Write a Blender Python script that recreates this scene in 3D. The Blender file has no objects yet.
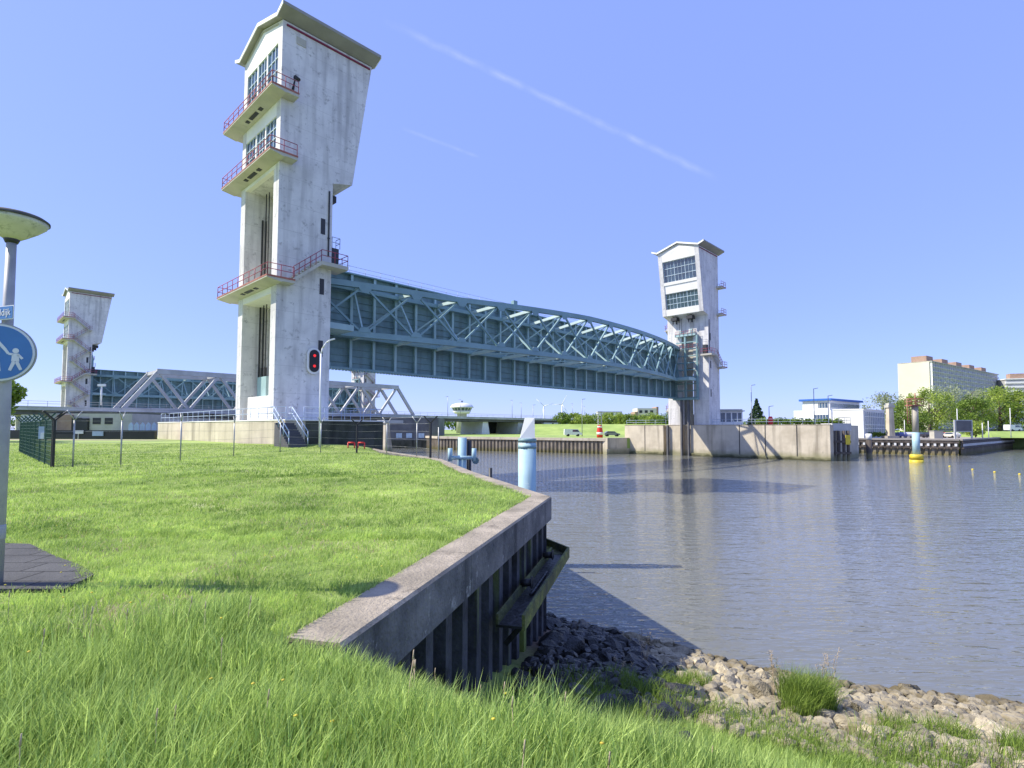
import bpy, bmesh, math, random
import numpy as np
from mathutils import Vector, Matrix, noise
R = math.radians
random.seed(7)
rng = np.random.default_rng(11)
scene = bpy.context.scene
COL = scene.collection

# ------------------------------------------------------------------ camera
cam_data = bpy.data.cameras.new("camera")
cam = bpy.data.objects.new("camera", cam_data)
COL.objects.link(cam)
cam_data.sensor_width = 36.0
cam_data.lens = 36.0 * 544.9 / 1024.0
cam_data.shift_y = 18.0 / 1024.0
cam_data.clip_start = 0.05
cam_data.clip_end = 20000
PITCH, ROLL = 2.8206, 0.003
cam.matrix_world = Matrix.Rotation(R(90 + PITCH), 4, 'X') @ Matrix.Rotation(ROLL, 4, 'Z')
scene.camera = cam

# ------------------------------------------------------------------ world, sun, exposure
SUN_EL = 45.0
world = bpy.data.worlds.new("World")
scene.world = world
world.use_nodes = True
wn, wl = world.node_tree.nodes, world.node_tree.links
wn.clear()
w_out = wn.new('ShaderNodeOutputWorld')
w_bg = wn.new('ShaderNodeBackground')
w_bg.inputs['Strength'].default_value = 0.135
sky = wn.new('ShaderNodeTexSky')
sky.sky_type = 'NISHITA'
sky.sun_disc = False
sky.sun_elevation = R(SUN_EL)
sky.sun_rotation = R(-90)
sky.altitude = 0
sky.air_density = 0.75
sky.dust_density = 0.35
sky.ozone_density = 3.2
tc = wn.new('ShaderNodeTexCoord')
def wmath(op, a, b=None):
    n = wn.new('ShaderNodeMath'); n.operation = op
    for i, x in enumerate((a, b)):
        if x is None: continue
        if isinstance(x, (int, float)): n.inputs[i].default_value = x
        else: wl.new(x, n.inputs[i])
    return n.outputs[0]
def wdot(vec):
    n = wn.new('ShaderNodeVectorMath'); n.operation = 'DOT_PRODUCT'
    wl.new(tc.outputs['Generated'], n.inputs[0]); n.inputs[1].default_value = vec
    return n.outputs['Value']
def px_dir(px, py):
    x, y = (px - 512) / 544.9, (402 - py) / 544.9
    c, s = math.cos(R(PITCH)), math.sin(R(PITCH))
    return Vector((x, c - y * s, s + y * c)).normalized()
tex = wn.new('ShaderNodeTexNoise'); tex.inputs['Scale'].default_value = 26; tex.inputs['Detail'].default_value = 7
wl.new(tc.outputs['Generated'], tex.inputs['Vector'])
tex2 = wn.new('ShaderNodeTexNoise'); tex2.inputs['Scale'].default_value = 34; tex2.inputs['Detail'].default_value = 5
wl.new(tc.outputs['Generated'], tex2.inputs['Vector'])
mask = None
# long thin condensation trails high in the sky
for (a, b, wdt, amt) in (((380, 20), (720, 180), .007, .14), ((400, 128), (480, 158), .004, .08)):
    d0, d1 = px_dir(*a), px_dir(*b)
    nn = d0.cross(d1).normalized(); mid = (d0 + d1).normalized(); half = math.cos(d0.angle(d1) / 2)
    across = wmath('MAXIMUM', wmath('SUBTRACT', 1.0, wmath('DIVIDE', wmath('ABSOLUTE', wmath('ADD', wdot(nn), wmath('MULTIPLY', wmath('SUBTRACT', tex.outputs['Fac'], .5), wdt * 1.1))), wdt)), 0.0)
    along = wmath('MINIMUM', wmath('MAXIMUM', wmath('MULTIPLY', wmath('SUBTRACT', wdot(mid), half), 2.2 / (1 - half)), 0.0), 1.0)
    m = wmath('MULTIPLY', wmath('MULTIPLY', across, along), wmath('MULTIPLY', wmath('MAXIMUM', wmath('SUBTRACT', tex2.outputs['Fac'], .22), 0.0), amt * 2.6))
    mask = m if mask is None else wmath('ADD', mask, m)
tint = wn.new('ShaderNodeMix'); tint.data_type = 'RGBA'; tint.blend_type = 'MULTIPLY'
tint.inputs['Factor'].default_value = 1.0
tint.inputs['B'].default_value = (1.06, 0.97, 1.10, 1)
wl.new(sky.outputs['Color'], tint.inputs['A'])
mx = wn.new('ShaderNodeMix'); mx.data_type = 'RGBA'
wl.new(mask, mx.inputs['Factor'])
veil = wn.new('ShaderNodeMix'); veil.data_type = 'RGBA'; veil.inputs['Factor'].default_value = .68
veil.inputs['B'].default_value = (1.48, 2.1, 4.95, 1)
wl.new(tint.outputs['Result'], veil.inputs['A'])
wl.new(veil.outputs['Result'], mx.inputs['A'])
mx.inputs['B'].default_value = (4.6, 4.8, 6.4, 1)
wl.new(mx.outputs['Result'], w_bg.inputs['Color'])
wl.new(w_bg.outputs['Background'], w_out.inputs['Surface'])

sun_data = bpy.data.lights.new("sun", 'SUN')
sun_data.energy = 3.7
sun_data.angle = R(0.53)
sun_data.color = (1.0, 0.93, 0.80)
sun = bpy.data.objects.new("sun", sun_data)
COL.objects.link(sun)
_h = Vector((1, 0, 0)) * math.cos(R(SUN_EL))
sun.rotation_euler = Vector((_h.x, _h.y, -math.sin(R(SUN_EL)))).to_track_quat('-Z', 'Y').to_euler()
sun.location = (-80, 10, 80)
vs = scene.view_settings
vs.view_transform = 'Standard'; vs.look = 'None'; vs.gamma = 1.0; vs.use_curve_mapping = False
vs.exposure = 0.84

# ------------------------------------------------------------------ materials
def mat(name, color, rough=0.7, color2=None, scale=1.0, metal=0.0, bump=0.0, bscale=None, streak=None, spots=None, detail=6, stretch=(1, 1, 1), spec=0.5):
    m = bpy.data.materials.new(name); m.use_nodes = True
    n, l = m.node_tree.nodes, m.node_tree.links
    p = n['Principled BSDF']
    p.inputs['Roughness'].default_value = rough; p.inputs['Metallic'].default_value = metal
    p.inputs['Specular IOR Level'].default_value = spec
    c = n.new('ShaderNodeTexCoord')
    mp = n.new('ShaderNodeMapping'); l.new(c.outputs['Object'], mp.inputs['Vector']); mp.inputs['Scale'].default_value = stretch
    last = None
    if color2 is None: color2 = tuple(x * 0.82 for x in color)
    t = n.new('ShaderNodeTexNoise'); t.inputs['Scale'].default_value = scale; t.inputs['Detail'].default_value = detail; t.inputs['Roughness'].default_value = .62
    l.new(mp.outputs['Vector'], t.inputs['Vector'])
    r = n.new('ShaderNodeValToRGB'); l.new(t.outputs['Fac'], r.inputs['Fac'])
    r.color_ramp.elements[0].position = .36; r.color_ramp.elements[0].color = (*color2, 1)
    r.color_ramp.elements[1].position = .62; r.color_ramp.elements[1].color = (*color, 1)
    last = r.outputs['Color']
    def over(col, fac_socket, lo, hi, amt):
        nonlocal last
        mr = n.new('ShaderNodeMapRange'); l.new(fac_socket, mr.inputs['Value'])
        mr.inputs['From Min'].default_value = lo; mr.inputs['From Max'].default_value = hi
        mr.inputs['To Max'].default_value = amt
        mm = n.new('ShaderNodeMix'); mm.data_type = 'RGBA'
        l.new(mr.outputs['Result'], mm.inputs['Factor']); l.new(last, mm.inputs['A']); mm.inputs['B'].default_value = (*col, 1)
        last = mm.outputs['Result']
    if streak:
        col, sc, lo, hi, amt = streak
        m2 = n.new('ShaderNodeMapping'); l.new(c.outputs['Object'], m2.inputs['Vector']); m2.inputs['Scale'].default_value = (1, 1, .09)
        t2 = n.new('ShaderNodeTexNoise'); t2.inputs['Scale'].default_value = sc; t2.inputs['Detail'].default_value = 5
        l.new(m2.outputs['Vector'], t2.inputs['Vector']); over(col, t2.outputs['Fac'], lo, hi, amt)
    if spots:
        col, sc, lo, hi, amt = spots
        t3 = n.new('ShaderNodeTexNoise'); t3.inputs['Scale'].default_value = sc; t3.inputs['Detail'].default_value = 10; t3.inputs['Roughness'].default_value = .75
        l.new(c.outputs['Object'], t3.inputs['Vector']); over(col, t3.outputs['Fac'], lo, hi, amt)
    l.new(last, p.inputs['Base Color'])
    if bump:
        t4 = n.new('ShaderNodeTexNoise'); t4.inputs['Scale'].default_value = bscale or scale * 6; t4.inputs['Detail'].default_value = 6
        l.new(mp.outputs['Vector'], t4.inputs['Vector'])
        b = n.new('ShaderNodeBump'); b.inputs['Strength'].default_value = bump; b.inputs['Distance'].default_value = .05
        l.new(t4.outputs['Fac'], b.inputs['Height']); l.new(b.outputs['Normal'], p.inputs['Normal'])
    return m

def tide(m, z0, z1, col, amt=.9):
    """algae band close to the water line, in world height"""
    n, l = m.node_tree.nodes, m.node_tree.links
    p = n['Principled BSDF']
    src = p.inputs['Base Color'].links[0].from_socket
    g = n.new('ShaderNodeNewGeometry'); s = n.new('ShaderNodeSeparateXYZ'); l.new(g.outputs['Position'], s.inputs[0])
    t = n.new('ShaderNodeTexNoise'); t.inputs['Scale'].default_value = .7; l.new(g.outputs['Position'], t.inputs['Vector'])
    ad = n.new('ShaderNodeMath'); ad.operation = 'MULTIPLY_ADD'; l.new(t.outputs['Fac'], ad.inputs[0]); ad.inputs[1].default_value = 1.1; l.new(s.outputs['Z'], ad.inputs[2])
    mr = n.new('ShaderNodeMapRange'); l.new(ad.outputs[0], mr.inputs['Value'])
    mr.inputs['From Min'].default_value = z1 + .55; mr.inputs['From Max'].default_value = z0 + .55; mr.inputs['To Max'].default_value = amt
    mm = n.new('ShaderNodeMix'); mm.data_type = 'RGBA'; l.new(mr.outputs['Result'], mm.inputs['Factor'])
    l.new(src, mm.inputs['A']); mm.inputs['B'].default_value = (*col, 1)
    l.new(mm.outputs['Result'], p.inputs['Base Color'])
    return m

def pour_lines(m, period, wdt, amt):
    n, l = m.node_tree.nodes, m.node_tree.links
    p = n['Principled BSDF']; src = p.inputs['Base Color'].links[0].from_socket
    c = n.new('ShaderNodeTexCoord'); sp_ = n.new('ShaderNodeSeparateXYZ'); l.new(c.outputs['Object'], sp_.inputs[0])
    a = n.new('ShaderNodeMath'); a.operation = 'DIVIDE'; l.new(sp_.outputs['Z'], a.inputs[0]); a.inputs[1].default_value = period
    f = n.new('ShaderNodeMath'); f.operation = 'FRACT'; l.new(a.outputs[0], f.inputs[0])
    g = n.new('ShaderNodeMath'); g.operation = 'LESS_THAN'; l.new(f.outputs[0], g.inputs[0]); g.inputs[1].default_value = wdt
    h = n.new('ShaderNodeMath'); h.operation = 'MULTIPLY'; l.new(g.outputs[0], h.inputs[0]); h.inputs[1].default_value = amt
    mm = n.new('ShaderNodeMix'); mm.data_type = 'RGBA'; l.new(h.outputs[0], mm.inputs['Factor']); l.new(src, mm.inputs['A']); mm.inputs['B'].default_value = (.25, .24, .23, 1)
    l.new(mm.outputs['Result'], p.inputs['Base Color'])
M = {}
M['tower'] = mat('painted_concrete', (.74, .73, .71), .8, (.60, .59, .58), .45, bump=.25, bscale=3,
                 streak=((.36, .355, .35), 1.6, .48, .72, .7), spots=((.17, .165, .16), 1.9, .56, .68, .7))
pour_lines(M['tower'], 2.45, .018, .28)
M['tower_b'] = mat('clean_painted_concrete', (.86, .85, .80), .75, (.78, .77, .72), .3,
                 streak=((.6, .58, .52), .8, .62, .85, .45))
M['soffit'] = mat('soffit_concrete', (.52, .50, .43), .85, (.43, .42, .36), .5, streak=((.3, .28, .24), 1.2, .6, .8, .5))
M['podium'] = tide(mat('stained_concrete', (.64, .57, .44), .9, (.50, .44, .33), .35, bump=.4, bscale=4,
                  streak=((.22, .19, .14), .9, .52, .74, .75), spots=((.12, .11, .08), .8, .62, .74, .6)), -5.0, -3.9, (.20, .20, .09), .75)
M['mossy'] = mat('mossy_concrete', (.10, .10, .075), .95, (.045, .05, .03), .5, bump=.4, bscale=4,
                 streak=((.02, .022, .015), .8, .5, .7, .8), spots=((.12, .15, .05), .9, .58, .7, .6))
M['cap'] = mat('weathered_cap', (.42, .36, .27), .92, (.25, .215, .16), 1.3, bump=.6, bscale=30,
               spots=((.09, .075, .055), 2.4, .55, .68, .8))
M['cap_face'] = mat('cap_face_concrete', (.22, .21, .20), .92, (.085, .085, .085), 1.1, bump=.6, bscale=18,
               streak=((.05, .05, .05), 2.4, .5, .68, .85), spots=((.50, .49, .46), 3.2, .58, .66, .6))  # stained concrete, base darkened further to carry the shade on this face
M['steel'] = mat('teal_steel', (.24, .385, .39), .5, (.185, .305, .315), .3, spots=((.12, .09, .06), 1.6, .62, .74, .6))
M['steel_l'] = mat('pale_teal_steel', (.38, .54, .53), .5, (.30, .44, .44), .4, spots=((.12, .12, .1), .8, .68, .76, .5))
M['steel_p'] = mat('sun_paled_teal_steel', (.60, .74, .70), .5, (.50, .64, .61), .5, spots=((.2, .15, .1), 1.2, .66, .76, .5))  # same teal paint as the gate, with sunlight put into the strut colour
M['plate'] = mat('teal_skin_plate', (.20, .32, .325), .6, (.14, .235, .245), .4, streak=((.10, .13, .12), 1.2, .48, .76, .7), spots=((.16, .11, .07), 2, .63, .74, .5))
M['dark'] = mat('dark_steel', (.03, .032, .035), .5)
M['red'] = mat('red_railing', (.38, .07, .11), .6, (.27, .05, .08))
M['strip'] = mat('dark_red_strip', (.22, .02, .06), .6)
M['redb'] = mat('signal_red', (.75, .04, .03), .5)
M['glass'] = mat('window_glass', (.05, .10, .16), .06, (.03, .06, .11), .5, spec=.9)
M['frame'] = mat('pale_window_frame', (.55, .68, .76), .5)
M['truss'] = mat('grey_bridge_paint', (.52, .53, .53), .6, (.40, .41, .41), .3, spots=((.2, .17, .13), .7, .62, .74, .5))
M['deck'] = mat('grey_deck_steel', (.17, .17, .17), .8, (.11, .11, .115), .3, streak=((.05, .05, .05), .5, .5, .8, .6))
M['galv'] = mat('galvanised_steel', (.42, .43, .43), .45, (.30, .31, .31), 3, metal=.4)
M['rail_blue'] = mat('blue_grey_rail', (.42, .52, .68), .5)
M['white'] = mat('white_paint', (.82, .82, .80), .5, (.74, .74, .72), .5)
M['black'] = mat('black_paint', (.015, .015, .017), .5)
M['greenf'] = mat('green_fence_coating', (.02, .075, .05), .6)
M['pile_blue'] = mat('light_blue_pile_paint', (.40, .58, .62), .65, (.33, .50, .55), 1.2, spots=((.70, .72, .66), 1.6, .6, .66, .8), streak=((.16, .22, .21), 2.5, .54, .74, .7))
tide(M['pile_blue'], -5.3, -4.4, (.13, .14, .07), .8)
M['roof_under'] = mat('roof_underside', (.32, .315, .295), .85, (.26, .255, .24), .4)
M['sheet'] = tide(mat('rusty_sheet_piling', (.33, .28, .21), .9, (.20, .17, .13), .6, streak=((.10, .08, .06), 1, .5, .7, .7)), -5.2, -4.3, (.17, .15, .05), .8)
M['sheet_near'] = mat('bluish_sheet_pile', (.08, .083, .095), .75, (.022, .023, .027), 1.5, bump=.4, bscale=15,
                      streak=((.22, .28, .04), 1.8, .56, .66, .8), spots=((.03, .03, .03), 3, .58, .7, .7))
M['waling'] = mat('algae_covered_waling', (.16, .17, .05), .85, (.06, .065, .035), 2.2, bump=.6, bscale=20, spots=((.30, .34, .06), 2.5, .52, .66, .8))
M['timber'] = tide(mat('dark_timber', (.12, .10, .085), .9, (.06, .05, .045), 1.2, stretch=(1, 1, .1)), -5.3, -4.2, (.36, .32, .17), .85)
M['yellow'] = mat('yellow_paint', (.78, .62, .04), .5, (.55, .42, .04), .9)
M['rust'] = mat('rusty_red_paint', (.42, .16, .12), .7, (.3, .1, .07), 1.5)
M['grass_far'] = mat('short_grass', (.36, .46, .12), .95, (.22, .32, .07), .12, bump=.6, bscale=3, detail=10)
M['bark'] = mat('bark', (.14, .11, .08), .95, (.07, .055, .04), 3, bump=.5)
M['brick'] = mat('red_brick', (.42, .29, .21), .9, (.34, .23, .16), .5)
M['paving'] = mat('quay_paving', (.38, .35, .31), .95, (.28, .26, .23), .2)
M['asphalt'] = mat('asphalt', (.07, .07, .07), .9)
M['cream'] = mat('cream_render', (.72, .67, .53), .8, (.66, .61, .48), .1)
M['bluepaint'] = mat('blue_sign_paint', (.06, .20, .48), .4, (.05, .17, .42), 1.5, spots=((.35, .42, .5), 7, .66, .74, .5))
M['signwhite'] = mat('sign_white', (.78, .80, .82), .5)
M['lamp'] = mat('lamp_shell', (.66, .66, .54), .6, (.54, .55, .44), 4, spots=((.10, .12, .06), 9, .52, .66, .7))
M['lamp_top'] = mat('dirty_lamp_top', (.10, .10, .09), .8, (.05, .05, .045), 8)
M['post'] = mat('galvanised_post', (.42, .42, .43), .55, (.33, .33, .35), 4, metal=.15, streak=((.22, .22, .23), 9, .55, .8, .5))
M['stone_dark'] = mat('shade_dark_stone', (.035, .035, .035), .45, (.02, .02, .02), 2.5, bump=.7, bscale=9)  # near-black stone colour, the quay wall's shade painted into it
M['bluestair'] = mat('dark_tread', (.10, .10, .11), .8)

def leaf_mat(name, c1, c2, trans=.35):
    m = bpy.data.materials.new(name); m.use_nodes = True
    n, l = m.node_tree.nodes, m.node_tree.links
    p = n['Principled BSDF']; out = n['Material Output']
    a = n.new('ShaderNodeAttribute'); a.attribute_name = 'rnd'
    r = n.new('ShaderNodeValToRGB'); l.new(a.outputs['Fac'], r.inputs['Fac'])
    r.color_ramp.elements[0].color = (*c1, 1); r.color_ramp.elements[1].color = (*c2, 1)
    l.new(r.outputs['Color'], p.inputs['Base Color']); p.inputs['Roughness'].default_value = .55; p.inputs['Specular IOR Level'].default_value = .3
    t = n.new('ShaderNodeBsdfTranslucent'); l.new(r.outputs['Color'], t.inputs['Color'])
    ms = n.new('ShaderNodeMixShader'); ms.inputs[0].default_value = trans
    l.new(p.outputs[0], ms.inputs[1]); l.new(t.outputs[0], ms.inputs[2]); l.new(ms.outputs[0], out.inputs['Surface'])
    return m
M['blade'] = leaf_mat('grass_blade', (.07, .16, .022), (.74, .92, .28), .42)
M['lawn'] = leaf_mat('lawn_blade', (.10, .20, .028), (.72, .90, .24), .42)
M['dry'] = leaf_mat('dry_stem', (.42, .33, .20), (.62, .52, .36), .3)
M['leafA'] = leaf_mat('leaf_green', (.07, .13, .02), (.30, .42, .07))
M['leafB'] = leaf_mat('leaf_willow', (.18, .23, .12), (.46, .50, .30))
M['leafC'] = leaf_mat('leaf_conifer', (.015, .04, .02), (.05, .10, .045), .1)
M['leafD'] = leaf_mat('leaf_bright', (.16, .25, .04), (.46, .56, .10))

def soil_mat():
    m = bpy.data.materials.new('ground_soil'); m.use_nodes = True
    n, l = m.node_tree.nodes, m.node_tree.links
    p = n['Principled BSDF']; p.inputs['Roughness'].default_value = .95
    g = n.new('ShaderNodeNewGeometry'); s = n.new('ShaderNodeSeparateXYZ'); l.new(g.outputs['Position'], s.inputs[0])
    t = n.new('ShaderNodeTexNoise'); t.inputs['Scale'].default_value = .45; t.inputs['Detail'].default_value = 10; t.inputs['Roughness'].default_value = .7
    l.new(g.outputs['Position'], t.inputs['Vector'])
    r = n.new('ShaderNodeValToRGB'); l.new(t.outputs['Fac'], r.inputs['Fac'])
    e = r.color_ramp.elements
    e[0].position = .35; e[0].color = (.13, .20, .035, 1); e[1].position = .6; e[1].color = (.30, .38, .09, 1)
    e2 = e.new(.78); e2.color = (.50, .50, .28, 1)
    # mud and stone chips on the slope, where the bank falls below the lawn
    mr = n.new('ShaderNodeMapRange'); l.new(s.outputs['Z'], mr.inputs['Value'])
    mr.inputs['From Min'].default_value = -4.25; mr.inputs['From Max'].default_value = -4.7
    mm = n.new('ShaderNodeMix'); mm.data_type = 'RGBA'; l.new(mr.outputs['Result'], mm.inputs['Factor'])
    l.new(r.outputs['Color'], mm.inputs['A']); mm.inputs['B'].default_value = (.17, .12, .085, 1)
    l.new(mm.outputs['Result'], p.inputs['Base Color'])
    b = n.new('ShaderNodeBump'); b.inputs['Strength'].default_value = .7; b.inputs['Distance'].default_value = .08
    t2 = n.new('ShaderNodeTexNoise'); t2.inputs['Scale'].default_value = 5; t2.inputs['Detail'].default_value = 8; l.new(g.outputs['Position'], t2.inputs['Vector'])
    l.new(t2.outputs['Fac'], b.inputs['Height']); l.new(b.outputs['Normal'], p.inputs['Normal'])
    return m
M['soil'] = soil_mat()

def stone_mat():
    m = mat('riprap_stone', (.50, .43, .28), .9, (.28, .23, .14), 1.7, bump=.8, bscale=9, spots=((.14, .11, .08), 4, .58, .7, .7))
    n, l = m.node_tree.nodes, m.node_tree.links
    p = n['Principled BSDF']; src = p.inputs['Base Color'].links[0].from_socket
    oi = n.new('ShaderNodeObjectInfo'); hs = n.new('ShaderNodeHueSaturation')
    mr = n.new('ShaderNodeMapRange'); l.new(oi.outputs['Random'], mr.inputs['Value']); mr.inputs['To Min'].default_value = .65; mr.inputs['To Max'].default_value = 1.35
    l.new(mr.outputs['Result'], hs.inputs['Value']); hs.inputs['Saturation'].default_value = .9
    l.new(src, hs.inputs['Color'])
    # wet and algae-dark next to the water
    g = n.new('ShaderNodeNewGeometry'); s = n.new('ShaderNodeSeparateXYZ'); l.new(g.outputs['Position'], s.inputs[0])
    m2 = n.new('ShaderNodeMapRange'); l.new(s.outputs['Z'], m2.inputs['Value']); m2.inputs['From Min'].default_value = -5.12; m2.inputs['From Max'].default_value = -5.36; m2.inputs['To Max'].default_value = .85
    mm = n.new('ShaderNodeMix'); mm.data_type = 'RGBA'; l.new(m2.outputs['Result'], mm.inputs['Factor']); l.new(hs.outputs['Color'], mm.inputs['A']); mm.inputs['B'].default_value = (.09, .07, .03, 1)
    l.new(mm.outputs['Result'], p.inputs['Base Color'])
    return m
M['stone'] = stone_mat()

def water_mat():
    m = bpy.data.materials.new('river_water'); m.use_nodes = True
    n, l = m.node_tree.nodes, m.node_tree.links
    p = n['Principled BSDF']
    p.inputs['Roughness'].default_value = .05
    p.inputs['IOR'].default_value = 1.333
    g = n.new('ShaderNodeNewGeometry')
    t0 = n.new('ShaderNodeTexNoise'); t0.inputs['Scale'].default_value = .05; l.new(g.outputs['Position'], t0.inputs['Vector'])
    r = n.new('ShaderNodeValToRGB'); l.new(t0.outputs['Fac'], r.inputs['Fac'])
    r.color_ramp.elements[0].color = (.145, .15, .135, 1); r.color_ramp.elements[1].color = (.20, .205, .18, 1)
    l.new(r.outputs['Color'], p.inputs['Base Color'])
    mp = n.new('ShaderNodeMapping'); l.new(g.outputs['Position'], mp.inputs['Vector'])
    mp.inputs['Rotation'].default_value = (0, 0, R(-14)); mp.inputs['Scale'].default_value = (.36, 1.5, 1)
    a = n.new('ShaderNodeTexNoise'); a.inputs['Scale'].default_value = 1.15; a.inputs['Detail'].default_value = 3; a.inputs['Roughness'].default_value = .5; a.inputs['Distortion'].default_value = .35
    l.new(mp.outputs['Vector'], a.inputs['Vector'])
    mp2 = n.new('ShaderNodeMapping'); l.new(g.outputs['Position'], mp2.inputs['Vector']); mp2.inputs['Rotation'].default_value = (0, 0, R(9)); mp2.inputs['Scale'].default_value = (.45, 1.3, 1)
    b2 = n.new('ShaderNodeTexNoise'); b2.inputs['Scale'].default_value = 4.2; b2.inputs['Detail'].default_value = 2
    l.new(mp2.outputs['Vector'], b2.inputs['Vector'])
    big = n.new('ShaderNodeTexNoise'); big.inputs['Scale'].default_value = .06; l.new(g.outputs['Position'], big.inputs['Vector'])
    ba = n.new('ShaderNodeBump'); ba.inputs['Strength'].default_value = 1; ba.inputs['Distance'].default_value = .13
    wr = n.new('ShaderNodeMapRange'); l.new(big.outputs['Fac'], wr.inputs['Value']); wr.inputs['From Min'].default_value = .35; wr.inputs['From Max'].default_value = .65; wr.inputs['To Min'].default_value = .55; wr.inputs['To Max'].default_value = 1.0
    l.new(wr.outputs['Result'], ba.inputs['Strength'])
    l.new(a.outputs['Fac'], ba.inputs['Height'])
    bb = n.new('ShaderNodeBump'); bb.inputs['Strength'].default_value = 1; bb.inputs['Distance'].default_value = .042
    l.new(b2.outputs['Fac'], bb.inputs['Height']); l.new(ba.outputs['Normal'], bb.inputs['Normal'])
    l.new(bb.outputs['Normal'], p.inputs['Normal'])
    return m
M['water'] = water_mat()

# ------------------------------------------------------------------ helpers
def ident(s, t, z): return Vector((s, t, z))
TH = 0.76849
U = Vector((math.sin(TH), math.cos(TH), 0)); V = Vector((-math.cos(TH), math.sin(TH), 0))
C0 = Vector((-20.851, 47.595, 0))
SP, TA, TB = 92.86, 9.06, 5.14          # span, tower width, shaft depth
BR = math.atan2(U.y, U.x)
def W(s, t, z=0.0): return C0 + s * U + t * V + Vector((0, 0, z))
WATER = -5.45

class MB:
    def __init__(self): self.v = []; self.f = []; self.smooth = []
    def add(self, vs_, fs, sm=False):
        o = len(self.v); self.v += [Vector(x) for x in vs_]
        for f in fs: self.f.append([o + i for i in f]); self.smooth.append(sm)
        return self
    def box(self, a, b, F=ident):
        (x0, y0, z0), (x1, y1, z1) = a, b
        p = [F(x, y, z) for z in (z0, z1) for (x, y) in ((x0, y0), (x1, y0), (x1, y1), (x0, y1))]
        return self.add(p, [(0, 3, 2, 1), (4, 5, 6, 7), (0, 1, 5, 4), (1, 2, 6, 5), (2, 3, 7, 6), (3, 0, 4, 7)])
    def hexa(self, p):
        return self.add(p, [(0, 3, 2, 1), (4, 5, 6, 7), (0, 1, 5, 4), (1, 2, 6, 5), (2, 3, 7, 6), (3, 0, 4, 7)])
    def beam(self, p, q, w, h=None, up=None):
        h = h or w; p, q = Vector(p), Vector(q); d = (q - p).normalized()
        up = Vector(up) if up else (Vector((0, 0, 1)) if abs(d.z) < .95 else Vector(U))
        x = d.cross(up).normalized() * w / 2; y = x.cross(d).normalized() * h / 2
        return self.hexa([p - x - y, p + x - y, p + x + y, p - x + y, q - x - y, q + x - y, q + x + y, q - x + y])
    def tube(self, p, q, r, r2=None, n=8, sm=True):
        r2 = r if r2 is None else r2; p, q = Vector(p), Vector(q); d = (q - p).normalized()
        a = d.orthogonal().normalized(); b = d.cross(a)
        vs_ = [c + (a * math.cos(k * 2 * math.pi / n) + b * math.sin(k * 2 * math.pi / n)) * rr for c, rr in ((p, r), (q, r2)) for k in range(n)]
        self.add(vs_, [(k, (k + 1) % n, n + (k + 1) % n, n + k) for k in range(n)], sm)
        o = len(self.v) - 2 * n
        self.f.append([o + k for k in range(n)][::-1]); self.f.append([o + n + k for k in range(n)]); self.smooth += [False, False]
        return self
    def path(self, pts, r, n=6):
        for a, b in zip(pts, pts[1:]): self.tube(a, b, r, r, n)
        return self
    def prism(self, poly, z0, z1, F=ident):
        n = len(poly)
        self.add([F(x, y, z) for z in (z0, z1) for x, y in poly], [tuple(range(n))[::-1], tuple(range(n, 2 * n))] + [(k, (k + 1) % n, n + (k + 1) % n, n + k) for k in range(n)])
        return self
    def extr(self, poly3a, poly3b):
        n = len(poly3a)
        return self.add(list(poly3a) + list(poly3b), [tuple(range(n))[::-1], tuple(range(n, 2 * n))] + [(k, (k + 1) % n, n + (k + 1) % n, n + k) for k in range(n)])
    def lathe(self, c, prof, n=24, sm=True):
        c = Vector(c); vs_ = [c + Vector((r * math.cos(k * 2 * math.pi / n), r * math.sin(k * 2 * math.pi / n), z)) for r, z in prof for k in range(n)]
        fs = [(i * n + k, i * n + (k + 1) % n, (i + 1) * n + (k + 1) % n, (i + 1) * n + k) for i in range(len(prof) - 1) for k in range(n)]
        self.add(vs_, fs, sm)
        o = len(self.v) - len(vs_)
        self.f.append([o + k for k in range(n)][::-1]); self.f.append([o + (len(prof) - 1) * n + k for k in range(n)]); self.smooth += [False, False]
        return self
    def build(self, name, m, parent=None, origin=None):
        bm = bmesh.new(); inv = MAT[parent.name].inverted() if parent else Matrix.Identity(4)
        if origin is not None: inv = Matrix.Translation(Vector(origin)).inverted()
        vv = [bm.verts.new(inv @ x) for x in self.v]
        for f, sm in zip(self.f, self.smooth):
            try: face = bm.faces.new([vv[i] for i in f]); face.smooth = sm
            except ValueError: pass
        bmesh.ops.recalc_face_normals(bm, faces=bm.faces)
        me = bpy.data.meshes.new(name); bm.to_mesh(me); bm.free()
        me.materials.append(M[m] if isinstance(m, str) else m)
        o = bpy.data.objects.new(name, me); COL.objects.link(o)
        if parent:
            o.parent = parent; MAT[o.name] = MAT[parent.name].copy()
        else:
            o.location = Vector(origin) if origin is not None else (0, 0, 0)
            MAT[o.name] = Matrix.Translation(o.location)
        return o
MAT = {}
def tag(o, label=None, cat=None, group=None, kind=None):
    if label: o['label'] = label
    if cat: o['category'] = cat
    if group: o['group'] = group
    if kind: o['kind'] = kind
    return o
def thing(name, label, cat, loc, rz=0, group=None):
    o = bpy.data.objects.new(name, None); COL.objects.link(o); o.empty_display_size = .3
    o.location = loc; o.rotation_euler = (0, 0, rz)
    MAT[o.name] = Matrix.Translation(Vector(loc)) @ Matrix.Rotation(rz, 4, 'Z')
    return tag(o, label, cat, group)
def copy_thing(o, loc, rz, label):
    c = o.copy(); COL.objects.link(c); c.location = loc; c.rotation_euler = (0, 0, rz); c['label'] = label
    for ch in o.children:
        k = ch.copy(); COL.objects.link(k); k.parent = c
        for g in ch.children:
            h = g.copy(); COL.objects.link(h); h.parent = k
    MAT[c.name] = Matrix.Translation(Vector(loc)) @ Matrix.Rotation(rz, 4, 'Z')
    return c
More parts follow.
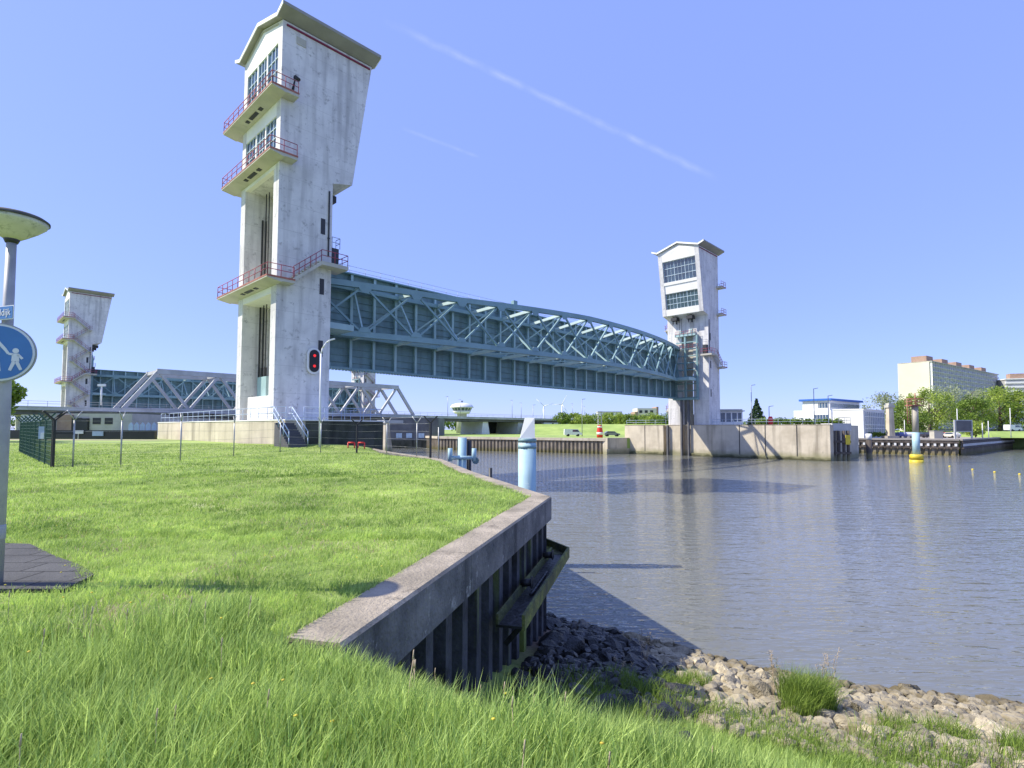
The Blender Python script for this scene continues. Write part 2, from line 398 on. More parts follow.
def railing(pts, h=1.05, r=.03, gap=1.3, rails=(1.05, .55), mb=None):
    mb = mb or MB()
    for a, b in zip(pts, pts[1:]):
        a, b = Vector(a), Vector(b); n = max(1, round((b - a).length / gap))
        for k in range(n + 1):
            q = a.lerp(b, k / n); mb.tube(q, q + Vector((0, 0, h)), r, n=5)
        for z in rails: mb.tube(a + Vector((0, 0, z)), b + Vector((0, 0, z)), r, n=5)
    return mb

# ------------------------------------------------------------------ water, ground
wb = MB(); wb.add([(-3000, -300, WATER), (3000, -300, WATER), (3000, 6000, WATER), (-3000, 6000, WATER)], [(0, 1, 2, 3)])
tag(wb.build('river_water', 'water'), kind='structure')
bed = MB(); bed.add([(-6000, -600, -8), (6000, -600, -8), (6000, 9000, -8), (-6000, 9000, -8)], [(0, 1, 2, 3)])
tag(bed.build('river_bed', 'soil'), kind='structure')

WALL = [(-1.335, 4.40), (-1.32, 4.46), (1.0, 13.8), (-1.57, 21.9), (-4.0, 31.0), (-9.0, 40.3), (-11.6, 46.2)]   # outer edge of the quay cap
SHORE = [(-0.5, 17.2), (0.9, 15.9), (3.3, 14.3), (5.5, 12.5), (7.3, 11.7), (9.7, 11.0), (16, 9.3), (40, 1), (60, -12)]
CREST = [(-3, 4.3), (-1.6, 4.0), (-.5, 3.0), (.5, 2.6), (1, 2.25), (1.8, 1.8), (2.5, 1.3), (3.5, .7), (6, -.8), (20, -9), (60, -30)]
def seg_d(px, py, a, b):
    ax, ay = a; bx, by = b; dx, dy = bx - ax, by - ay
    t = np.clip(((px - ax) * dx + (py - ay) * dy) / (dx * dx + dy * dy), 0, 1)
    return np.hypot(px - ax - t * dx, py - ay - t * dy)
def poly_d(px, py, pts): return np.min([seg_d(px, py, a, b) for a, b in zip(pts, pts[1:])], axis=0)
def wall_x(y):
    xs = [p[0] for p in WALL]; ys = [p[1] for p in WALL]
    return np.interp(y, ys, xs)
def shore_y(x):
    return np.interp(x, [p[0] for p in SHORE], [p[1] for p in SHORE])
def on_lawn(x, y):
    return (x < wall_x(y) - .48) & (y > WALL[0][1]) & (y < 46.2)
def smooth_noise(x, y, seed=0):
    return (np.sin(x * 1.3 + seed) * np.cos(y * 1.1 - seed) + np.sin(x * .37 + y * .53 + seed * 2) * 1.3 + np.sin(x * 2.9 - y * 2.3 + seed) * .4) / 2.7
def ground_z(x, y):
    x = np.asarray(x, float); y = np.asarray(y, float)
    lawn = -1.72 + .035 * smooth_noise(x, y) + np.clip((y - 36) / 10, 0, 1) * .42 * np.clip((-9 - x) / 6, 0, 1) - .25 * np.clip((y - 28) / 15, 0, 1) * np.clip((x + 16) / 10, 0, 1)
    d = poly_d(x, y, SHORE) * np.where(y < shore_y(x), 1, -1)
    beach = WATER + np.where(d > 0, .22 * d + .05 * smooth_noise(x * 2, y * 2, 3) * np.clip(d, 0, 1), .5 * d)
    cy_ = np.interp(x, [p[0] for p in CREST], [p[1] for p in CREST]); dc = np.where(y > cy_, poly_d(x, y, CREST), 0)
    bank = -1.76 - .66 * np.maximum(dc - .25, 0) + .035 * smooth_noise(x, y)
    k_ = .22; slope = np.maximum(bank, beach) + k_ * .25 * np.exp(-np.abs(bank - beach) / k_)
    slope = np.minimum(slope, -1.76 + .035 * smooth_noise(x, y)); slope = np.maximum(slope, -7.5)
    # low mound of earth at the buried end of the cap
    lawnm = (on_lawn(x, y) | (x < -14) & (y < 75))
    k = np.clip((WALL[0][1] + .3 - y) / 1.5, 0, 1) * (x < 0)
    z = np.where(lawnm, lawn, slope)
    return z
def grid_mesh(name, x0, x1, y0, y1, st, m):
    xs = np.arange(x0, x1 + st / 2, st); ys = np.arange(y0, y1 + st / 2, st)
    X, Y = np.meshgrid(xs, ys); Z = ground_z(X, Y)
    wx = wall_x(Y); near = (Y > WALL[0][1]) & (Y < 46.2); onl = on_lawn(X, Y)
    X = np.where(near & onl & (X > wx - .48 - st), wx - .46, X); X = np.where(near & ~onl & (X < wx - .48 + st), wx - .40, X)
    n, mm = len(xs), len(ys)
    co = np.stack([X.ravel(), Y.ravel(), Z.ravel()], 1)
    idx = np.arange(n * mm).reshape(mm, n)
    f = np.stack([idx[:-1, :-1], idx[:-1, 1:], idx[1:, 1:], idx[1:, :-1]], -1).reshape(-1, 4)
    me = bpy.data.meshes.new(name); me.from_pydata(co.tolist(), [], f.tolist()); me.materials.append(M[m])
    me.polygons.foreach_set('use_smooth', [True] * len(f))
    o = bpy.data.objects.new(name, me); COL.objects.link(o); return o
tag(grid_mesh('ground', -70, 45, -12, 46, .2, 'soil'), kind='structure')
# land beyond the near lawn, left bank
lb = MB(); lb.prism([(-70, 46), (-19, 46), tuple(W(-2, 0).xy), tuple(W(3.5, 30).xy), tuple(W(3.5, 700).xy), (-3000, 1500), (-3000, -300), (-70, -300)], -7.8, -1.40)
tag(lb.build('ground', 'grass_far'), kind='structure')
lb2 = MB(); lb2.prism([(-70, -300), (60, -300), (60, -12), (-70, -12)], -7.8, -1.76)
tag(lb2.build('ground', 'grass_far'), kind='structure')
# right bank
rb = MB(); rb.prism([tuple(W(88, 18).xy), (20.6, 121.0), (-18.9, 143.6), (-27, 160), (-27, 172), tuple(W(88, 120).xy), tuple(W(88, 900).xy), (3000, 3500), (3000, 900), (600, 480), (155.5, 171.5), (96.3, 119.0), (80, 130.6), tuple(W(97, -20).xy), tuple(W(90, -20).xy)], -7.8, -2.05)
tag(rb.build('ground', 'grass_far'), kind='structure')

# quay paving and grass strip on the far banks, laid a little above the land
qp = MB(); qp.prism([(79, 133), (96.3, 120), (130, 150), (150, 200), (110, 190), (72, 140)], -2.05, -2.0)
tag(qp.build('quay_pavement', 'paving'), kind='structure')
pv = MB(); pv.prism([(-10.5, 5.72), (-4.62, 5.72), (-4.75, 6.3), (-5.3, 6.75), (-5.9, 7.15), (-6.9, 7.9), (-10.5, 8.3)], -1.85, -1.665)
pmat = mat('shade_dark_paving_slab', (.10, .10, .095), .9, (.06, .06, .058), 1.5, bump=.4, bscale=30)  # slab colour set dark to stand in for shade lying on the path
_n, _l = pmat.node_tree.nodes, pmat.node_tree.links
_br = _n.new('ShaderNodeTexBrick'); _br.inputs['Scale'].default_value = 1.0; _br.inputs['Brick Width'].default_value = .6; _br.inputs['Row Height'].default_value = .4; _br.inputs['Mortar Size'].default_value = .012
_br.inputs['Mortar'].default_value = (.03, .03, .025, 1); _br.inputs['Color2'].default_value = (.8, .8, .8, 1); _br.inputs['Color1'].default_value = (1, 1, 1, 1)
_tc = _n.new('ShaderNodeTexCoord'); _l.new(_tc.outputs['Object'], _br.inputs['Vector'])
_p = _n['Principled BSDF']; _src = _p.inputs['Base Color'].links[0].from_socket
_m = _n.new('ShaderNodeMix'); _m.data_type = 'RGBA'; _m.blend_type = 'MULTIPLY'; _m.inputs['Factor'].default_value = 1; _l.new(_src, _m.inputs['A']); _l.new(_br.outputs['Color'], _m.inputs['B']); _l.new(_m.outputs['Result'], _p.inputs['Base Color'])
tag(pv.build('paved_path', pmat), kind='structure')

# ------------------------------------------------------------------ quay wall in the foreground
q = thing('quay_wall', 'concrete-capped sheet pile quay wall bending round the lawn corner', 'wall', (-1.32, 4.46, WATER))
inner = []
pts = [Vector((*p, 0)) for p in WALL]
def offs(k, d):
    a = pts[max(k - 1, 0)]; b = pts[k]; c = pts[min(k + 1, len(pts) - 1)]
    n1 = (b - a); n2 = (c - b)
    if n1.length < 1e-6: n1 = n2
    if n2.length < 1e-6: n2 = n1
    n1 = Vector((-n1.y, n1.x, 0)).normalized(); n2 = Vector((-n2.y, n2.x, 0)).normalized()
    m_ = (n1 + n2).normalized(); return b + m_ * d / max(.5, m_.dot(n1))
outer = [offs(k, 0) for k in range(len(pts))]; inn = [offs(k, .52) for k in range(len(pts))]
zt, zb = -1.70, -2.26
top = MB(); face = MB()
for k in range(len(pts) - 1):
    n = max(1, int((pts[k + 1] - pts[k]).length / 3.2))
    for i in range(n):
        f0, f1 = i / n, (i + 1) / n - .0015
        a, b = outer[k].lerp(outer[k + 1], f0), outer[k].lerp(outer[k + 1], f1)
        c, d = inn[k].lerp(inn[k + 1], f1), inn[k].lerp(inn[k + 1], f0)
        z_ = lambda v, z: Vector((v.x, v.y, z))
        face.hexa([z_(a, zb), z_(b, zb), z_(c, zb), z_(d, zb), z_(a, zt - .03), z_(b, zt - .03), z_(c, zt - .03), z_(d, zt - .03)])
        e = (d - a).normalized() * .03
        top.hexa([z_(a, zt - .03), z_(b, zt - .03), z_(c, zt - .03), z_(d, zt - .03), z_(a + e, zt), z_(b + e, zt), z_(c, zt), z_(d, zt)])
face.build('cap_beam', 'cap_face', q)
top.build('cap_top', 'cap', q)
# corrugated sheet piles
zig = MB(); L = 0
line = []
for k in range(1, len(pts) - 1):
    a, b = offs(k, .12), offs(k + 1, .12); n = max(1, int((b - a).length / .6))
    dr = (b - a) / n; nv = Vector((-dr.y, dr.x, 0)).normalized()
    for i in range(n):
        p0 = a + dr * i
        line += [p0, p0 + dr * .34, p0 + dr * .42 + nv * .26, p0 + dr * .92 + nv * .26]
line = [offs(0, .12)] + line
z0 = -7.6
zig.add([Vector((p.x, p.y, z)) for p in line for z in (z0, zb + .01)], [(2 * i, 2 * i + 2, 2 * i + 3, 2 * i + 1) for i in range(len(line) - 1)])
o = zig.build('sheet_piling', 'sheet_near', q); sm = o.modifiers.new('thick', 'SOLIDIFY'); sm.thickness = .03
# ledge of channel steel hung on the outside of the wall
lg = thing('mooring_ledge', 'algae-green steel channel ledge hung on the dark quay wall', 'ledge', (.2, 10.1, -3.4))
A = Vector((-.27, 8.7, -3.08)); B = Vector((.93, 13.55, -3.08)); dd = (B - A).normalized(); nn = Vector((dd.y, -dd.x, 0))
mb = MB(); mb.beam(A + nn * .24, B + nn * .24, .42, .04); mb.build('ledge_plate', 'stone_dark', lg)
mb = MB(); mb.beam(A + nn * .47 + Vector((0, 0, .08)), B + nn * .47 + Vector((0, 0, .08)), .05, .24); mb.build('outer_flange', 'waling', lg)
mb = MB(); mb.beam(A + nn * .05 + Vector((0, 0, .08)), B + nn * .05 + Vector((0, 0, .08)), .04, .2); mb.build('inner_flange', 'waling', lg)
B2 = B + Vector((-.25, 1.1, 0)); 
mb = MB(); mb.beam(B + nn * .47 + Vector((0, 0, .08)), B2 + nn * .2 + Vector((0, 0, .08)), .05, .24); mb.beam(B + nn * .26, B2 + nn * .1, .4, .05); mb.build('return_flange', 'waling', lg)
for f in (.12, .5, .9):
    p = A.lerp(B, f); mb = MB(); mb.beam(p + nn * .03 + Vector((0, 0, -.5)), p + nn * .42 + Vector((0, 0, -.04)), .07, .09); mb.build('bracket', 'stone_dark', lg)
for f in (.34, .80):
    p = A.lerp(B, f) + nn * .04; mb = MB(); mb.tube(p + Vector((0, 0, .2)), p + nn * .2 + Vector((0, 0, .23)), .07, n=12); mb.tube(p + nn * .2 + Vector((0, 0, .23)), p + nn * .22 + Vector((0, 0, .23)), .11, n=14); mb.build('mooring_bolt', 'stone_dark', lg)
mb = MB()
for f in (.3, .45):
    p = A.lerp(B, f) + nn * .26; 
    for k in range(4): mb.tube(p + dd * k * .2 + Vector((0, 0, .06)), p + dd * (k * .2 + .22) + nn * .03 + Vector((0, 0, .07)), .03, n=6)
mb.build('chain', 'dark', lg)

# ------------------------------------------------------------------ towers
def shift(F, ds, dt):
    return lambda s, t, z: F(s + ds, t + dt, z)
def build_tower(F, label, zig_near, group, detail=True, moss=False):
    zb = .64 if F(0, 0, 0).y < 80 else .9
    org = F(2.5, TA / 2, zb)
    T = thing('lift_tower', label, 'tower', org, BR, group)
    Z1i, Z1o, Z2, B1, B2 = 23.5, 24.0, 37.0, 7.19, 9.14
    # shaft: two legs joined by a back wall, land-side recess, river-side slot
    mb = MB()
    mb.box((0, 0, zb), (TB, 1.15, 23.5), F); mb.box((0, TA - 1.15, zb), (TB, TA, 23.5), F)
    mb.box((TB - 1.0, 1.15, zb), (TB, 3.3, 23.5), F); mb.box((TB - 1.0, TA - 3.2, zb), (TB, TA - 1.15, 23.5), F)
    mb.box((TB - 1.0, 3.3, 19.6), (TB, TA - 3.2, 23.5), F)
    mb.build('shaft', 'tower', T)
    mb = MB(); mb.box((2.6, 1.15, 12.9), (TB - 1.0, TA - 1.15, 23.5), F); mb.box((2.6, 4.6, zb), (3.0, TA - 1.15, 12.9), F); mb.build('recess_wall', 'soffit', T)
    mb = MB(); mb.box((0.02, 1.15, 12.1), (2.6, TA - 1.15, 12.9), F); mb.build('lintel', 'tower_b', T)
    mb = MB(); mb.box((.25, 1.15, zb), (2.2, 6.6, zb + 2.3), F); mb.build('base_block', 'tower_b', T)
    mb = MB()
    for t in (5.9, 6.6): mb.box((1.5, t, 5.3), (1.58, t + .08, 12.1), F)
    for s_ in (1.62, 1.95): mb.box((s_, TA - 1.32, 1), (s_ + .12, TA - 1.16, 12.1), F)
    for s_ in (1.62, 1.95): mb.box((s_, TA - 1.32, 13), (s_ + .12, TA - 1.16, 21), F)
    for t in (5.9, 6.6): mb.box((1.5, t, 13), (1.58, t + .08, 23.3), F)
    mb.build('lift_cable', 'dark', T)
    mb = MB(); mb.box((1.4, 5.3, 3.0), (2.1, 7.4, 5.0), F); mb.build('counterweight', 'steel_l', T)
    mb = MB(); mb.box((1.42, 5.82, 5.0), (1.66, 6.06, 5.9), F); mb.box((1.42, 6.52, 5.0), (1.66, 6.76, 5.9), F); mb.build('cable_clamp', 'dark', T)
    # head: side profile extruded across t
    wt = 1.0   # framing depth
    prof = [(0, 23.5), (TB, Z1i), (B1, Z1o), (B2, Z2), (0, Z2)]
    ext = lambda pr, t0, t1, mb: mb.extr([F(s, t0, z) for s, z in pr], [F(s, t1, z) for s, z in pr])
    mb = MB(); ext(prof, 0, .9, mb); ext(prof, TA - .9, TA, mb)
    core = [(.45, 23.5), (TB, Z1i), (B1 - .5, Z1o - .12), (B2 - .5, Z2), (.45, Z2)]
    ext(core, .9, TA - .9, mb)
    mb.build('head', 'tower', T)
    # river face framing (bands between the windows), land face framing
    def riv(z, off=0): return B1 + (B2 - B1) * (z - Z1o) / (Z2 - Z1o) + off
    def band(z0, z1, off, t0=.9, t1=TA - .9, thick=.5, mb=None):
        return mb.extr([F(riv(z0, off - thick), t0, z0), F(riv(z0, off), t0, z0), F(riv(z1, off), t0, z1), F(riv(z1, off - thick), t0, z1)],
                       [F(riv(z0, off - thick), t1, z0), F(riv(z0, off), t1, z0), F(riv(z1, off), t1, z1), F(riv(z1, off - thick), t1, z1)])
    for z0, z1, of in ((24.0, 25.3, -.01), (28.6, 30.299, -.15), (30.3, 30.9, -.01), (35.2, 37.0, -.01)):
        mb = MB(); band(z0, z1, of, mb=mb); mb.build('river_face_band', 'tower_b', T)
    for (z0, z1) in ((25.3, 28.6), (30.9, 35.2)):
        mb = MB(); band(z0, z1, -.42, mb=mb, thick=.05, t0=1.0, t1=TA - 1.0); wdw = mb.build('window', 'glass', T)
        mb = MB(); nmull = 9
        for k in range(nmull + 1):
            t = 1.0 + (TA - 2.0) * k / nmull; wd = .1 if k % 3 == 0 else .05
            band(z0, z1, -.35, t - wd / 2, t + wd / 2, .07, mb)
        nr = 3
        for k in range(nr + 1):
            z = z0 + (z1 - z0) * k / nr; band(max(z0, z - .05), min(z1, z + .05), -.345, 1.0, TA - 1.0, .07, mb)
        mb.build('frame', 'frame', wdw)
    mb = MB()
    for (z0, z1) in ((23.5, 24.6), (28.4, 30.4), (35.3, 37.0)): mb.box((.01, .9, z0), (.45, TA - .9, z1), F)
    for z0, z1 in ((24.6, 28.4), (30.4, 35.3)):
        for t in (3.2, 5.45): mb.box((.03, t + .08, z0), (.45, t + .32, z1), F)
    mb.build('land_face_band', 'tower_b', T)
    for z0, z1 in ((24.6, 28.4), (30.4, 35.3)):
        for t0, t1 in ((.9, 3.27), (3.53, 5.52), (5.78, TA - .9)):
            mb = MB(); mb.box((.16, t0, z0), (.22, t1, z1), F); wdw = mb.build('window', 'glass', T)
            mb = MB()
            for k in range(4):
                t = t0 + (t1 - t0) * k / 3; mb.box((.09, t - .035, z0), (.155, t + .035, z1), F)
            for k in range(5):
                z = z0 + (z1 - z0) * k / 4; mb.box((.08, t0, z - .03), (.15, t1, z + .03), F)
            mb.build('frame', 'frame', wdw)
    # land and river pediments (roof is shallow gable with turned-up eaves)
    mid = TA / 2
    for s0, s1 in ((.05, .45), (B2 - .5, B2 - .02)):
        pass
    mb = MB()
    mb.extr([F(.02, 0.02, Z2), F(.02, TA - .02, Z2), F(.02, mid, Z2 + 1.35)], [F(B2, 0.02, Z2), F(B2, TA - .02, Z2), F(B2, mid, Z2 + 1.35)])
    mb.build('gable', 'tower_b', T)
    mb = MB()
    for s in (-.03, B2 + .04):
        d = -.03 if s < 0 else .03
        mb.extr([F(s, .9, Z2 - .04), F(s, .9, Z2 + .10), F(s, mid, Z2 + 1.2), F(s, mid, Z2 + 1.05)], [F(s + d, .9, Z2 - .04), F(s + d, .9, Z2 + .10), F(s + d, mid, Z2 + 1.2), F(s + d, mid, Z2 + 1.05)])
        mb.extr([F(s, TA - .9, Z2 - .04), F(s, TA - .9, Z2 + .10), F(s, mid, Z2 + 1.2), F(s, mid, Z2 + 1.05)], [F(s + d, TA - .9, Z2 - .04), F(s + d, TA - .9, Z2 + .10), F(s + d, mid, Z2 + 1.2), F(s + d, mid, Z2 + 1.05)])
    mb.build('gable_moulding', 'soffit', T)
    # roof slab
    rp = [(-1.25, Z2 + .55), (-.02, Z2 + .05), (mid, Z2 + 1.42), (TA + .02, Z2 + .05), (TA + 1.25, Z2 + .55)]
    mb = MB(); th = .28
    for (a, b) in zip(rp, rp[1:]):
        mb.extr([F(-.5, a[0], a[1]), F(-.5, b[0], b[1]), F(-.5, b[0], b[1] + th), F(-.5, a[0], a[1] + th)],
                [F(B2 + .3, a[0], a[1]), F(B2 + .3, b[0], b[1]), F(B2 + .3, b[0], b[1] + th), F(B2 + .3, a[0], a[1] + th)])
    mb.build('roof', 'roof_under', T)
    for s0, s1 in ((-.56, -.49), (B2 + .29, B2 + .36)):
        mb = MB()
        for (a, b) in zip(rp, rp[1:]):
            mb.extr([F(s0, a[0], a[1] - .03), F(s0, b[0], b[1] - .03), F(s0, b[0], b[1] + th + .03), F(s0, a[0], a[1] + th + .03)],
                    [F(s1, a[0], a[1] - .03), F(s1, b[0], b[1] - .03), F(s1, b[0], b[1] + th + .03), F(s1, a[0], a[1] + th + .03)])
        mb.build('roof_fascia', 'white', T)
    for t in (-.06, TA + .06):
        mb = MB(); mb.box((.35, t - .05, Z2 - .42), (B2 - .25, t + .05, Z2 - .26), F); mb.build('eaves_lamp_strip', 'strip', T)
    # balconies
    def balc(z, t0, t1, name='balcony'):
        mb = MB()
        mb.extr([F(-1.3, t0, z - .22), F(-1.3, t0, z), F(.0, t0, z), F(.0, t0, z - .45)], [F(-1.3, t1, z - .22), F(-1.3, t1, z), F(.0, t1, z), F(.0, t1, z - .45)])
        for ta, tb in ((t0, 0), (TA, t1)): mb.box((0, ta, z - .38), (1.15, tb, z), F)
        b = mb.build(name, 'soffit', T)
        mb = railing([F(1.1, t0 + .05, z), F(-1.25, t0 + .05, z), F(-1.25, t1 - .05, z), F(1.1, t1 - .05, z)], r=.035)
        mb.build('railing', 'red', b)
        mb = MB(); mb.box((-1.33, t0 - .03, z - .1), (-1.301, t1 + .03, z + .02), F); mb.box((-1.30, t0 - .03, z - .14), (1.16, t0 - .001, z + .02), F); mb.build('balcony_edge', 'rust', b)
        mb = MB()
        for ta, tb in ((2.9, 3.5), (4.0, 5.7), (6.1, 6.6)): mb.box((-.7, ta, z - .39), (-.35, tb, z - .30), F)
        mb.build('drain_grille', 'dark', b)
        return b
    balc(30.1, -1.15, TA + 1.8); balc(24.3, -1.15, TA + 1.8); balc(13.15, -1.15, TA + 2.2)
    # stair from the lowest balcony up to the river-side platform
    for side in (0, 1):
        tt = (lambda t: t) if side == 0 else (lambda t: TA - t)
        mb = MB(); s0, z0_, s1, z1_ = 1.0, 13.25, 3.6, 15.35
        for k in range(9):
            sa = s0 + (s1 - s0) * k / 9; za = z0_ + (z1_ - z0_) * (k + 1) / 9
            mb.box((sa, tt(-1.1), za - .12), (sa + .3, tt(-.02), za), F)
        mb.extr([F(s0, tt(-1.14), z0_ - .35), F(s0, tt(-1.14), z0_), F(s1, tt(-1.14), z1_), F(s1, tt(-1.14), z1_ - .35)], [F(s0, tt(-1.08), z0_ - .35), F(s0, tt(-1.08), z0_), F(s1, tt(-1.08), z1_), F(s1, tt(-1.08), z1_ - .35)])
        st = mb.build('outside_stair', 'soffit', T)
        mb = MB()
        for k in range(6):
            s_ = s0 + (s1 - s0) * k / 5; z_ = z0_ + (z1_ - z0_) * k / 5
            mb.tube(F(s_, tt(-1.1), z_), F(s_, tt(-1.1), z_ + 1.05), .035, n=5)
        for h in (.55, 1.05): mb.tube(F(s0, tt(-1.1), z0_ + h), F(s1, tt(-1.1), z1_ + h), .035, n=5)
        mb.build('stair_railing', 'red', st)
        mb = MB(); mb.box((3.6, tt(-1.15), 15.05), (6.3, tt(0), 15.4), F); mb.box((TB, tt(0), 15.05), (6.3, tt(1.2), 15.4), F)
        pf = mb.build('platform', 'soffit', T)
        railing([F(3.6, tt(-1.1), 15.4), F(6.25, tt(-1.1), 15.4), F(6.25, tt(1.1), 15.4)], r=.035).build('railing', 'red', pf)
    mb = MB(); mb.box((TB + .02, .1, 15.4), (TB + .8, .9, 17.3), F); cab = mb.build('cabinet', 'dark', T)
    railing([F(TB + .1, .1, 17.3), F(TB + .9, .1, 17.3), F(TB + .9, .9, 17.3)], r=.03).build('railing', 'galv', cab)
    # slit windows, rainpipe
    side_t = (-.012, .03)
    for z0_, z1_ in ((18.3, 19.8), (12.55, 14.05), (6.7, 8.2)):
        mb = MB(); mb.box((4.0, side_t[0], z0_), (4.45, side_t[1], z1_), F); mb.build('slit_window', 'dark', T)
    mb = MB(); mb.box((4.72, -.12, 16.3), (4.84, -.02, 22.6), F); mb.box((4.66, -.13, 18), (4.9, -.02, 18.1), F); mb.build('rainpipe', 'dark', T)
    # pulleys under the head on the river side
    for t in (2.6, TA - 3.0):
        mb = MB(); mb.box((5.6, t, 22.9), (6.9, t + 1.3, 23.55), F); mb.box((5.9, t + .3, 22.2), (6.3, t + .45, 22.9), F); mb.box((6.4, t + .9, 22.2), (6.6, t + 1.05, 22.9), F)
        mb.build('pulley_block', 'dark', T)
    # zigzag stairs on one side
    tz = 0 if zig_near else TA
    sg = -1 if zig_near else 1
    z_ = 4.0 - 2.9; k = 0
    while z_ < (30 if zig_near else 27):
        sa, sb = (.9, 4.4) if k % 2 == 0 else (4.4, .9)
        mb = MB()
        t_a, t_b = tz + sg * .05, tz + sg * .85
        mb.extr([F(sa, t_a, z_), F(sa, t_b, z_), F(sa, t_b, z_ - .22), F(sa, t_a, z_ - .22)], [F(sb, t_a, z_ + 2.9), F(sb, t_b, z_ + 2.9), F(sb, t_b, z_ + 2.68), F(sb, t_a, z_ + 2.68)])
        mb.box((sb - .5, min(t_a, t_b), z_ + 2.7), (sb + .55, max(t_a, t_b) , z_ + 2.88), F)
        fl = mb.build('stair_flight', 'soffit', T)
        mb = MB()
        for h in (.5, 1.0): mb.tube(F(sa, t_b, z_ + h), F(sb, t_b, z_ + 2.9 + h), .03, n=4)
        for i in range(5): mb.tube(F(sa + (sb - sa) * i / 4, t_b, z_ + 2.9 * i / 4), F(sa + (sb - sa) * i / 4, t_b, z_ + 2.9 * i / 4 + 1), .035, n=4)
        e = .55 if sb > sa else -.5
        for h in (.5, 1.0): mb.path([F(sb, t_b, z_ + 2.9 + h), F(sb + e, t_b, z_ + 2.9 + h), F(sb + e, t_a, z_ + 2.9 + h)], .03, 4)
        mb.build('railing', 'rust' if zig_near else 'red', fl)
        z_ += 2.9; k += 1
    return T

F1 = lambda s, t, z: W(s, t, z)
F2 = lambda s, t, z: W(SP - s, t, z)
F3 = lambda s, t, z: W(1.5 + s, 135.5 + t, z - .9)
F4 = lambda s, t, z: W(1.5 + SP - s, 135.5 + t, z - .9)
T1 = build_tower(F1, 'tall white concrete lift tower with red balconies, nearest of the lift towers', False, 'lift towers of the storm surge barrier')
T2 = build_tower(F2, 'white lift tower across the river with its big windows facing the water', False, 'lift towers of the storm surge barrier')
T3 = build_tower(F3, 'distant lift tower at far left with zigzag stairs on its side', True, 'lift towers of the storm surge barrier')
T4 = build_tower(F4, 'distant lift tower half hidden behind the near gate and the truss bridge', True, 'lift towers of the storm surge barrier')
# traffic signal, flood lamp and vent on the first tower
sg = thing('traffic_signal', 'black oval shipping signal with two red lights on the side of the nearest tower', 'signal', F1(3.52, -.02, 5.1))
cap = lambda cs, z0, z1, r, t0, t1, mb: mb.extr([F1(cs + r * math.cos(a), t0, z + r * math.sin(a)) for z, rng_ in ((z1 - r, (0, 180)), (z0 + r, (180, 360))) for a in [R(x) for x in range(rng_[0], rng_[1] + 1, 20)]],
                                              [F1(cs + r * math.cos(a), t1, z + r * math.sin(a)) for z, rng_ in ((z1 - r, (0, 180)), (z0 + r, (180, 360))) for a in [R(x) for x in range(rng_[0], rng_[1] + 1, 20)]])
mb = MB(); cap(3.52, 4.98, 7.42, .66, -.22, -.10, mb); mb.build('white_border', 'white', sg)
mb = MB(); cap(3.52, 5.17, 7.23, .46, -.30, -.221, mb); mb.beam(F1(3.52, -.1, 6.2), F1(3.52, 0, 6.2), .3); mb.build('backplate', 'black', sg)
ml = bpy.data.materials.new('lit_red_lens'); ml.use_nodes = True; pp = ml.node_tree.nodes['Principled BSDF']; pp.inputs['Base Color'].default_value = (.6, .01, .01, 1); pp.inputs['Emission Color'].default_value = (1, .03, .03, 1); pp.inputs['Emission Strength'].default_value = .45
for z in (5.72, 6.68):
    mb = MB(); mb.tube(F1(3.52, -.34, z), F1(3.52, -.301, z), .13, n=12); mb.build('red_light', ml, sg)
fl = thing('floodlight', 'small black floodlight on the near tower side above the upper balcony', 'floodlight', F1(1.0, -.3, 31.3))
mb = MB(); mb.tube(F1(1.3, -.75, 31.6), F1(1.05, -.4, 31.9), .15, .2, n=10); mb.build('lamp_housing', 'black', fl)
mb = MB(); mb.tube(F1(1.0, -.5, 31.5), F1(1.0, 0, 30.9), .07, n=6); mb.tube(F1(1.0, -.5, 31.5), F1(1.0, -.2, 30.2), .05, n=6); mb.build('bracket', 'black', fl)
mb = MB(); mb.box((1.3, -.06, 35.4), (2.2, -.005, 36.1), F1)
tag(mb.build('vent_cover', 'soffit', origin=F1(1.7, 0, 35.4)), 'small square vent cover under the roof edge of the nearest tower', 'vent')

